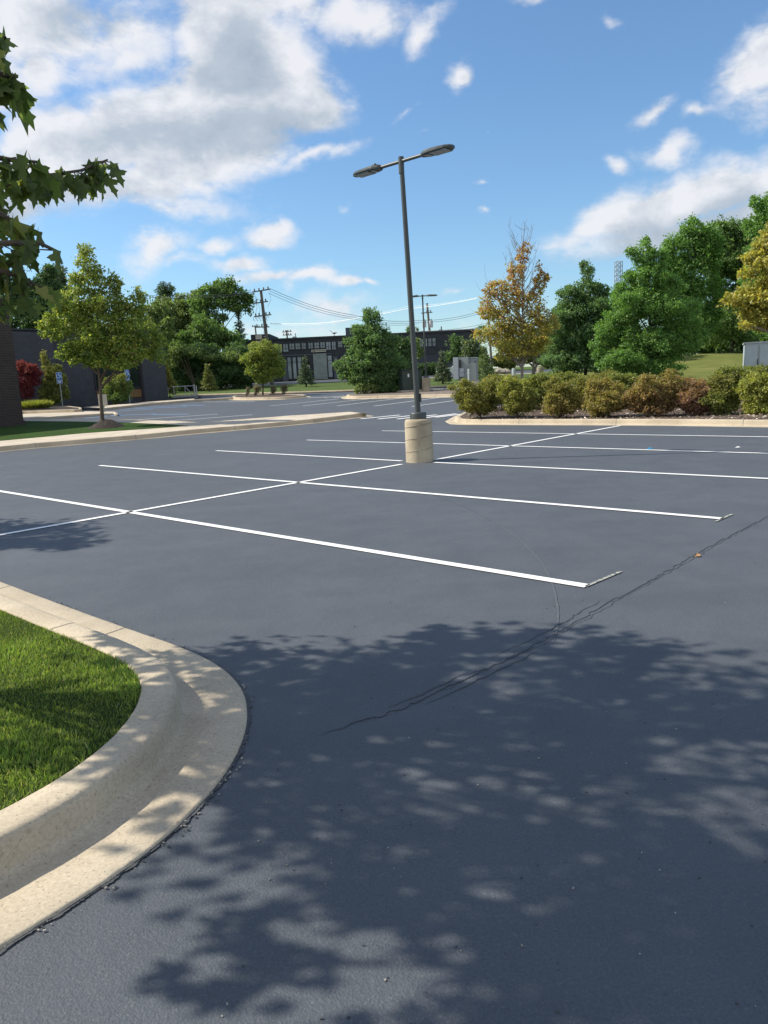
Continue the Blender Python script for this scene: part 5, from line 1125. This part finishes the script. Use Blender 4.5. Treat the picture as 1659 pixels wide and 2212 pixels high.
# warp
nz = N(nt, 'ShaderNodeTexNoise'); nz.inputs['Scale'].default_value = 7; nz.inputs['Detail'].default_value = 5; L(nt, gen, nz.inputs['Vector'])
wv = N(nt, 'ShaderNodeVectorMath', operation='SUBTRACT'); L(nt, nz.outputs['Color'], wv.inputs[0]); wv.inputs[1].default_value = (.5, .5, .5)
ws = N(nt, 'ShaderNodeVectorMath', operation='SCALE'); L(nt, wv.outputs[0], ws.inputs[0]); ws.inputs['Scale'].default_value = 0.10
wa = N(nt, 'ShaderNodeVectorMath', operation='ADD'); L(nt, ae, wa.inputs[0]); L(nt, ws.outputs[0], wa.inputs[1]); aw = wa.outputs[0]
BL_ = [  # sight-line centre, radii (px), rotation, weight
    (560, 190, 160, 130, 20, 1.25), (420, 230, 150, 90, 30, 1.1), (640, 230, 100, 80, 0, 1.1), (470, 90, 110, 130, 0, 1.1), (500, 0, 130, 70, 0, .9), (300, 280, 200, 95, 24, 1.15), (120, 330, 200, 80, 18, 1.1), (-60, 380, 200, 90, 0, 1.), (420, 330, 220, 95, 8, 1.0), (560, 330, 150, 70, 12, .8), (240, 410, 280, 60, 6, .75), (680, 350, 110, 26, 20, .62), (330, 445, 260, 34, 0, .55),
    (90, 60, 230, 100, 0, .78), (95, 150, 55, 45, 60, .8), (260, 50, 150, 90, 0, .62), (-50, 160, 150, 90, 0, .75), (270, 110, 60, 34, 30, .6),
    (640, -10, 120, 50, 0, .8), (800, 15, 130, 48, 0, .7), (915, 55, 60, 38, 55, .68), (1150, -10, 60, 18, 0, .6), (1290, 36, 34, 14, 0, .45),
    (1000, 165, 40, 38, 30, .70), (1414, 262, 48, 30, 20, .72), (1515, 266, 48, 20, 0, .62), (1455, 330, 60, 24, 8, .64), (1345, 366, 30, 16, 0, .55), (1640, 170, 90, 80, 50, .95), (1600, 160, 70, 24, 20, .6), (1650, 330, 50, 16, 0, .45), (1046, 423, 26, 12, 0, .5), (1048, 484, 22, 10, 0, .5), (975, 615, 34, 14, 0, .45), (855, 258, 38, 14, 20, .42), (1070, 318, 26, 14, 0, .35), (750, 465, 24, 16, 0, .42), (905, 300, 40, 14, 0, .3),
    (1440, 440, 230, 56, 17, 1.0), (1300, 510, 120, 34, 10, .8), (1610, 400, 130, 54, 5, 1.0), (1480, 500, 220, 44, 8, .85), (1620, 480, 120, 60, 0, .8), (1200, 545, 60, 14, 5, .4),
    (340, 530, 100, 48, 10, .74), (400, 550, 70, 30, 0, .6), (575, 500, 50, 34, 0, .85), (478, 514, 46, 22, 0, .6), (520, 560, 66, 24, 0, .68), (580, 590, 90, 22, 0, .7), (660, 600, 110, 24, -4, .75), (745, 603, 50, 18, 0, .78), (790, 600, 34, 14, 0, .55), (720, 655, 120, 40, 0, .5), (620, 700, 200, 40, 0, .42), (1000, 690, 200, 60, 0, .25)]
acc = None
for (px, py, rx, ry, rot, wt) in BL_:
    d = ray(px, py); d = d/np.linalg.norm(d); a0 = math.atan2(d[0], d[1]); e0 = math.asin(d[2])
    mp = N(nt, 'ShaderNodeMapping', vector_type='TEXTURE'); mp.inputs['Location'].default_value = (a0, e0, 0); mp.inputs['Rotation'].default_value = (0, 0, math.radians(rot)); mp.inputs['Scale'].default_value = (rx/F*1.08, ry/F, 1)
    L(nt, aw, mp.inputs['Vector']); sx = N(nt, 'ShaderNodeVectorMath', operation='MULTIPLY'); L(nt, mp.outputs[0], sx.inputs[0]); sx.inputs[1].default_value = (1, 1, 0)
    ln = N(nt, 'ShaderNodeVectorMath', operation='LENGTH'); L(nt, sx.outputs[0], ln.inputs[0])
    v_ = mth(nt, 'MULTIPLY', mth(nt, 'SUBTRACT', 1.25, ln.outputs['Value']), wt)
    acc = v_ if acc is None else mth(nt, 'MAXIMUM', acc, v_)
# unseen broken cloud added overhead and behind the viewer for brighter fill light
back = mth(nt, 'MULTIPLY', mth(nt, 'MINIMUM', mth(nt, 'MULTIPLY', mth(nt, 'ADD', mth(nt, 'MULTIPLY', s.outputs[1], -1.0), -0.05), 4.0), 1.0), 0.62)
over = mth(nt, 'MULTIPLY', mth(nt, 'MINIMUM', mth(nt, 'MULTIPLY', mth(nt, 'SUBTRACT', s.outputs[2], 0.74), 6.0), 1.0), 0.5)
acc = mth(nt, 'MAXIMUM', acc, mth(nt, 'MAXIMUM', back, over))
mpn = N(nt, 'ShaderNodeMapping'); mpn.inputs['Scale'].default_value = (1, 1, 1.7); L(nt, gen, mpn.inputs['Vector'])
f1 = noise(nt, mpn.outputs[0], 10.0, 9, 0.60, 0.2)
f2s = N(nt, 'ShaderNodeVectorMath', operation='ADD'); L(nt, mpn.outputs[0], f2s.inputs[0]); f2s.inputs[1].default_value = tuple(sv*0.035)
f2 = noise(nt, f2s.outputs[0], 10.0, 6, 0.60, 0.2)
f3 = noise(nt, mpn.outputs[0], 3.2, 4, 0.5)
f4 = noise(nt, mpn.outputs[0], 34.0, 6, 0.6, 0.3)
acc = mth(nt, 'ADD', acc, mth(nt, 'MULTIPLY', mth(nt, 'SUBTRACT', f4, 0.5), 0.5))
dn = mth(nt, 'ADD', acc, mth(nt, 'MULTIPLY', mth(nt, 'SUBTRACT', f1, 0.5), 1.55))
mr = N(nt, 'ShaderNodeMapRange', interpolation_type='SMOOTHSTEP'); mr.inputs['From Min'].default_value = 0.14; mr.inputs['From Max'].default_value = 0.72; L(nt, dn, mr.inputs['Value'])
alpha = mr.outputs[0]
accl = mth(nt, 'MINIMUM', mth(nt, 'MAXIMUM', mth(nt, 'MULTIPLY', acc, 1.35), 0.0), 1.0)
alpha = mth(nt, 'MULTIPLY', alpha, mth(nt, 'MINIMUM', mth(nt, 'ADD', mth(nt, 'MULTIPLY', accl, 0.93), 0.06), 0.95), True)
rel = mth(nt, 'MULTIPLY', mth(nt, 'SUBTRACT', f1, f2), 1.9)
thick = N(nt, 'ShaderNodeMapRange', interpolation_type='SMOOTHSTEP'); thick.inputs['From Min'].default_value = 0.65; thick.inputs['From Max'].default_value = 1.5; L(nt, dn, thick.inputs['Value'])
grey = None                                                        # thick undersides of the larger clouds
for (px, py, rx, ry, rot, wt) in [(500, 170, 90, 100, 70, .9), (400, 320, 260, 62, 8, 1.), (600, 290, 130, 50, 10, .8), (150, 420, 260, 50, 5, .8), (1520, 480, 260, 46, 10, .9), (160, 30, 200, 50, 0, .6)]:
    d = ray(px, py); d = d/np.linalg.norm(d); a0 = math.atan2(d[0], d[1]); e0 = math.asin(d[2])
    mp = N(nt, 'ShaderNodeMapping', vector_type='TEXTURE'); mp.inputs['Location'].default_value = (a0, e0, 0); mp.inputs['Rotation'].default_value = (0, 0, math.radians(rot)); mp.inputs['Scale'].default_value = (rx/F*1.08, ry/F, 1)
    L(nt, aw, mp.inputs['Vector']); sx = N(nt, 'ShaderNodeVectorMath', operation='MULTIPLY'); L(nt, mp.outputs[0], sx.inputs[0]); sx.inputs[1].default_value = (1, 1, 0)
    ln = N(nt, 'ShaderNodeVectorMath', operation='LENGTH'); L(nt, sx.outputs[0], ln.inputs[0])
    v_ = mth(nt, 'MULTIPLY', mth(nt, 'SUBTRACT', 1.3, ln.outputs['Value']), wt)
    grey = v_ if grey is None else mth(nt, 'MAXIMUM', grey, v_)
gs = N(nt, 'ShaderNodeMapRange', interpolation_type='SMOOTHSTEP'); gs.inputs['From Min'].default_value = 0.0; gs.inputs['From Max'].default_value = 1.1; L(nt, mth(nt, 'ADD', grey, mth(nt, 'MULTIPLY', mth(nt, 'SUBTRACT', f3, .5), 1.2)), gs.inputs['Value'])
lit = mth(nt, 'SUBTRACT', 1.0, mth(nt, 'MULTIPLY', thick.outputs[0], mth(nt, 'MULTIPLY', f3, 0.35)))
lit = mth(nt, 'SUBTRACT', lit, mth(nt, 'MULTIPLY', gs.outputs[0], 0.58))
lit = mth(nt, 'ADD', lit, rel, True)
K_ = 1/STR
ccol = ramp(nt, lit, [(0.0, (0.42, 0.50, 0.60)), (0.45, (0.54, 0.61, 0.70)), (1.0, (0.92, 0.93, 0.97))])
ck = N(nt, 'ShaderNodeVectorMath', operation='SCALE'); L(nt, ccol, ck.inputs[0]); CLK = N(nt, 'ShaderNodeValue'); CLK.outputs[0].default_value = K_*0.58; L(nt, CLK.outputs[0], ck.inputs['Scale'])
skyc = mix(nt, 1.0, sky.outputs[0], (0.80, 1.0, 1.13), 'MULTIPLY')
elr = ramp(nt, el, [(0.0, (0.84, 0.80, 0.80)), (0.16, (0.90, 0.90, 0.89)), (0.50, (1.0, 1.0, 1.0))])
skyc = mix(nt, 1.0, skyc, elr, 'MULTIPLY')
fin = mix(nt, alpha, skyc, ck.outputs[0])
L(nt, fin, bg.inputs['Color'])

sl = bpy.data.lights.new('sun', 'SUN'); sl.energy = 3.7; sl.angle = math.radians(0.53); sl.color = (1.0, 0.93, 0.80)
so = bpy.data.objects.new('sun', sl); C.objects.link(so); so.rotation_euler = sv.to_track_quat('Z', 'Y').to_euler(); so.location = (0, 0, 30)

# ------------------------------------------------------------------ camera
cam = bpy.data.cameras.new('camera'); co = bpy.data.objects.new('camera', cam); C.objects.link(co)
cam.sensor_fit = 'VERTICAL'; cam.sensor_height = 36; cam.lens = 36*F/2212; cam.clip_end = 5000; cam.clip_start = .05
m4 = Matrix([[*RM[0], 0], [*RM[1], 0], [*RM[2], H], [0, 0, 0, 1]]); co.matrix_world = m4
sc.camera = co
sc.view_settings.view_transform = 'Standard'; sc.view_settings.look = 'None'; sc.view_settings.exposure = 0.72; sc.view_settings.gamma = 1.0
sc.cycles.max_bounces = 4; sc.cycles.diffuse_bounces = 3; sc.cycles.glossy_bounces = 2; sc.cycles.transmission_bounces = 2; sc.cycles.transparent_max_bounces = 4
